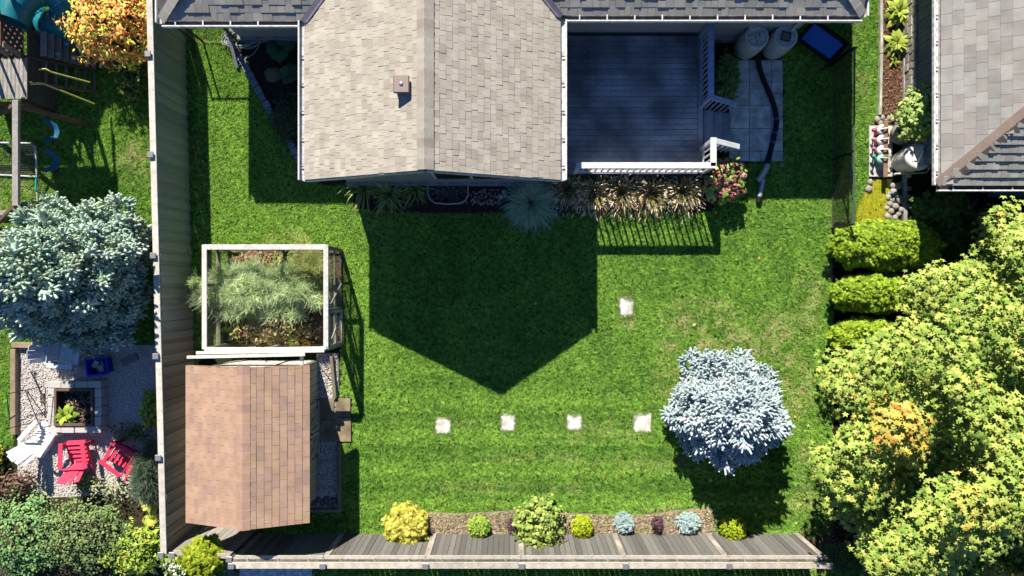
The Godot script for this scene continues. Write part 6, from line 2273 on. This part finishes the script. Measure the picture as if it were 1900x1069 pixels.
	shrub("dense_shrub", "dense dark green small-leaved shrub in lower left corner", "shrub", P(180, 982), Vector3(1.05, 0.62, 0.85), 9500, small, M.leaf, dk, Vector2(0.035, 0.075), "", 0.45, 0.45, 0.7, 0.0, 3.5)
	shrub("mint_shrub", "fresh green small-leaved shrub at far lower left edge", "shrub", P(62, 982), Vector3(0.95, 0.6, 0.95), 8000, small, M.leaf, [lin(0.12, 0.24, 0.09), lin(0.16, 0.3, 0.11), lin(0.2, 0.33, 0.1)], Vector2(0.04, 0.08), "", 0.45, 0.45, 0.7, 0.0, 3.0)
	var fg := [lin(0.24, 0.36, 0.05), lin(0.32, 0.42, 0.07), lin(0.17, 0.29, 0.04), lin(0.42, 0.40, 0.06)]
	leafy_clump("fern_leaf_plant", "bright yellow-green ferny plant with long fronds at bottom left", "fern", P(270, 1020), 64, 0.35, 0.75, fg, 0.22)
	shrub("fern_undergrowth", "yellow-green leafy plant beneath long fronds at bottom left", "plant", P(265, 1012), Vector3(0.62, 0.5, 0.6), 2600, slim, M.leaf, fg, Vector2(0.07, 0.14), "", 0.4, 0.5, 0.5)
	var wf := shrub("white_flower_plant", "leafy plant with white flowers between ferny plant and cedar", "plant", P(345, 1035), Vector3(0.42, 0.35, 0.35), 1300, small, M.leaf, [lin(0.17, 0.26, 0.06), lin(0.26, 0.32, 0.1)], Vector2(0.04, 0.08), "", 0.4, 0.5, 0.5)
	for k in 9:
		b = MB.new()
		b.col = lin(0.72, 0.72, 0.68)
		for j in 7:
			b.box(Vector3(rr(-0.33, 0.25), 0.55 + rr(-0.1, 0.05), rr(-0.1, 0.3)), Vector3(0.035, 0.01, 0.035), Basis.from_euler(Vector3(rr(-0.5, 0.5), rr(0, 3), 0)))
		part(wf, "blossom", b, M.needle)
	shrub("grey_leaf_plant", "grey-green plant just right of leaning cedar at bottom", "plant", P(448, 1046), Vector3(0.26, 0.4, 0.3), 800, slim, M.leaf, [lin(0.2, 0.25, 0.17), lin(0.28, 0.32, 0.24)], Vector2(0.05, 0.1), "", 0.4, 0.5, 0.5)
	shrub("yellow_flower_bush", "yellow-leaved bush at left edge beside white chair", "bush", P(-4, 852), Vector3(0.28, 0.45, 0.45), 900, small, M.leaf, [lin(0.55, 0.5, 0.05), lin(0.4, 0.42, 0.05)], Vector2(0.04, 0.09), "", 0.4, 0.5, 0.5)
	shrub("withered_shrub", "withered brown shrub in shadow behind white chair", "shrub", P(42, 895), Vector3(0.42, 0.35, 0.35), 1000, slim, M.leaf, [lin(0.12, 0.07, 0.05), lin(0.07, 0.05, 0.035), lin(0.2, 0.12, 0.08)], Vector2(0.06, 0.12), "", 0.5, 0.4, 0.0)
	shrub("pea_plant", "small leafy green plant behind squarely placed red chair", "plant", P(165, 893), Vector3(0.28, 0.2, 0.25), 420, small, M.leaf, [lin(0.22, 0.3, 0.09), lin(0.15, 0.22, 0.06)], Vector2(0.04, 0.09), "", 0.5, 0.5, 0.0)
	shrub("brown_ground_plant", "brown leafy undergrowth between spruce and fence boards", "plant", P(283, 450), Vector3(0.3, 0.25, 0.4), 700, small, M.leaf, [lin(0.16, 0.09, 0.05), lin(0.1, 0.09, 0.04)], Vector2(0.04, 0.08), "", 0.5, 0.5, 0.0)
	maple()
	# fallen leaves on the lawn
	var leaf := lobed_leaf_mesh()
	for k in 26:
		var q := Vector2(rr(1240, 1530), rr(690, 975)) if k < 20 else Vector2(rr(700, 1500), rr(420, 700))
		b = MB.new()
		b.col = vary(pick([lin(0.5, 0.42, 0.1), lin(0.55, 0.45, 0.22), lin(0.4, 0.3, 0.1)]), 0.1)
		var src := leaf.surface_get_arrays(0)
		b.v = src[Mesh.ARRAY_VERTEX]; b.n = src[Mesh.ARRAY_NORMAL]; b.ix = src[Mesh.ARRAY_INDEX]
		b.c.resize(b.v.size()); b.c.fill(b.col)
		solo("fallen_leaf", "single pale fallen leaf lying on the lawn", "leaf", b, M.leaf, Transform3D(Basis.from_euler(Vector3(rr(-0.3, 0.3), rr(0, 6), 0)) * Basis.from_scale(Vector3.ONE * rr(0.09, 0.13)), P(q.x, q.y, 0.055)), "fallen leaves on the lawn")
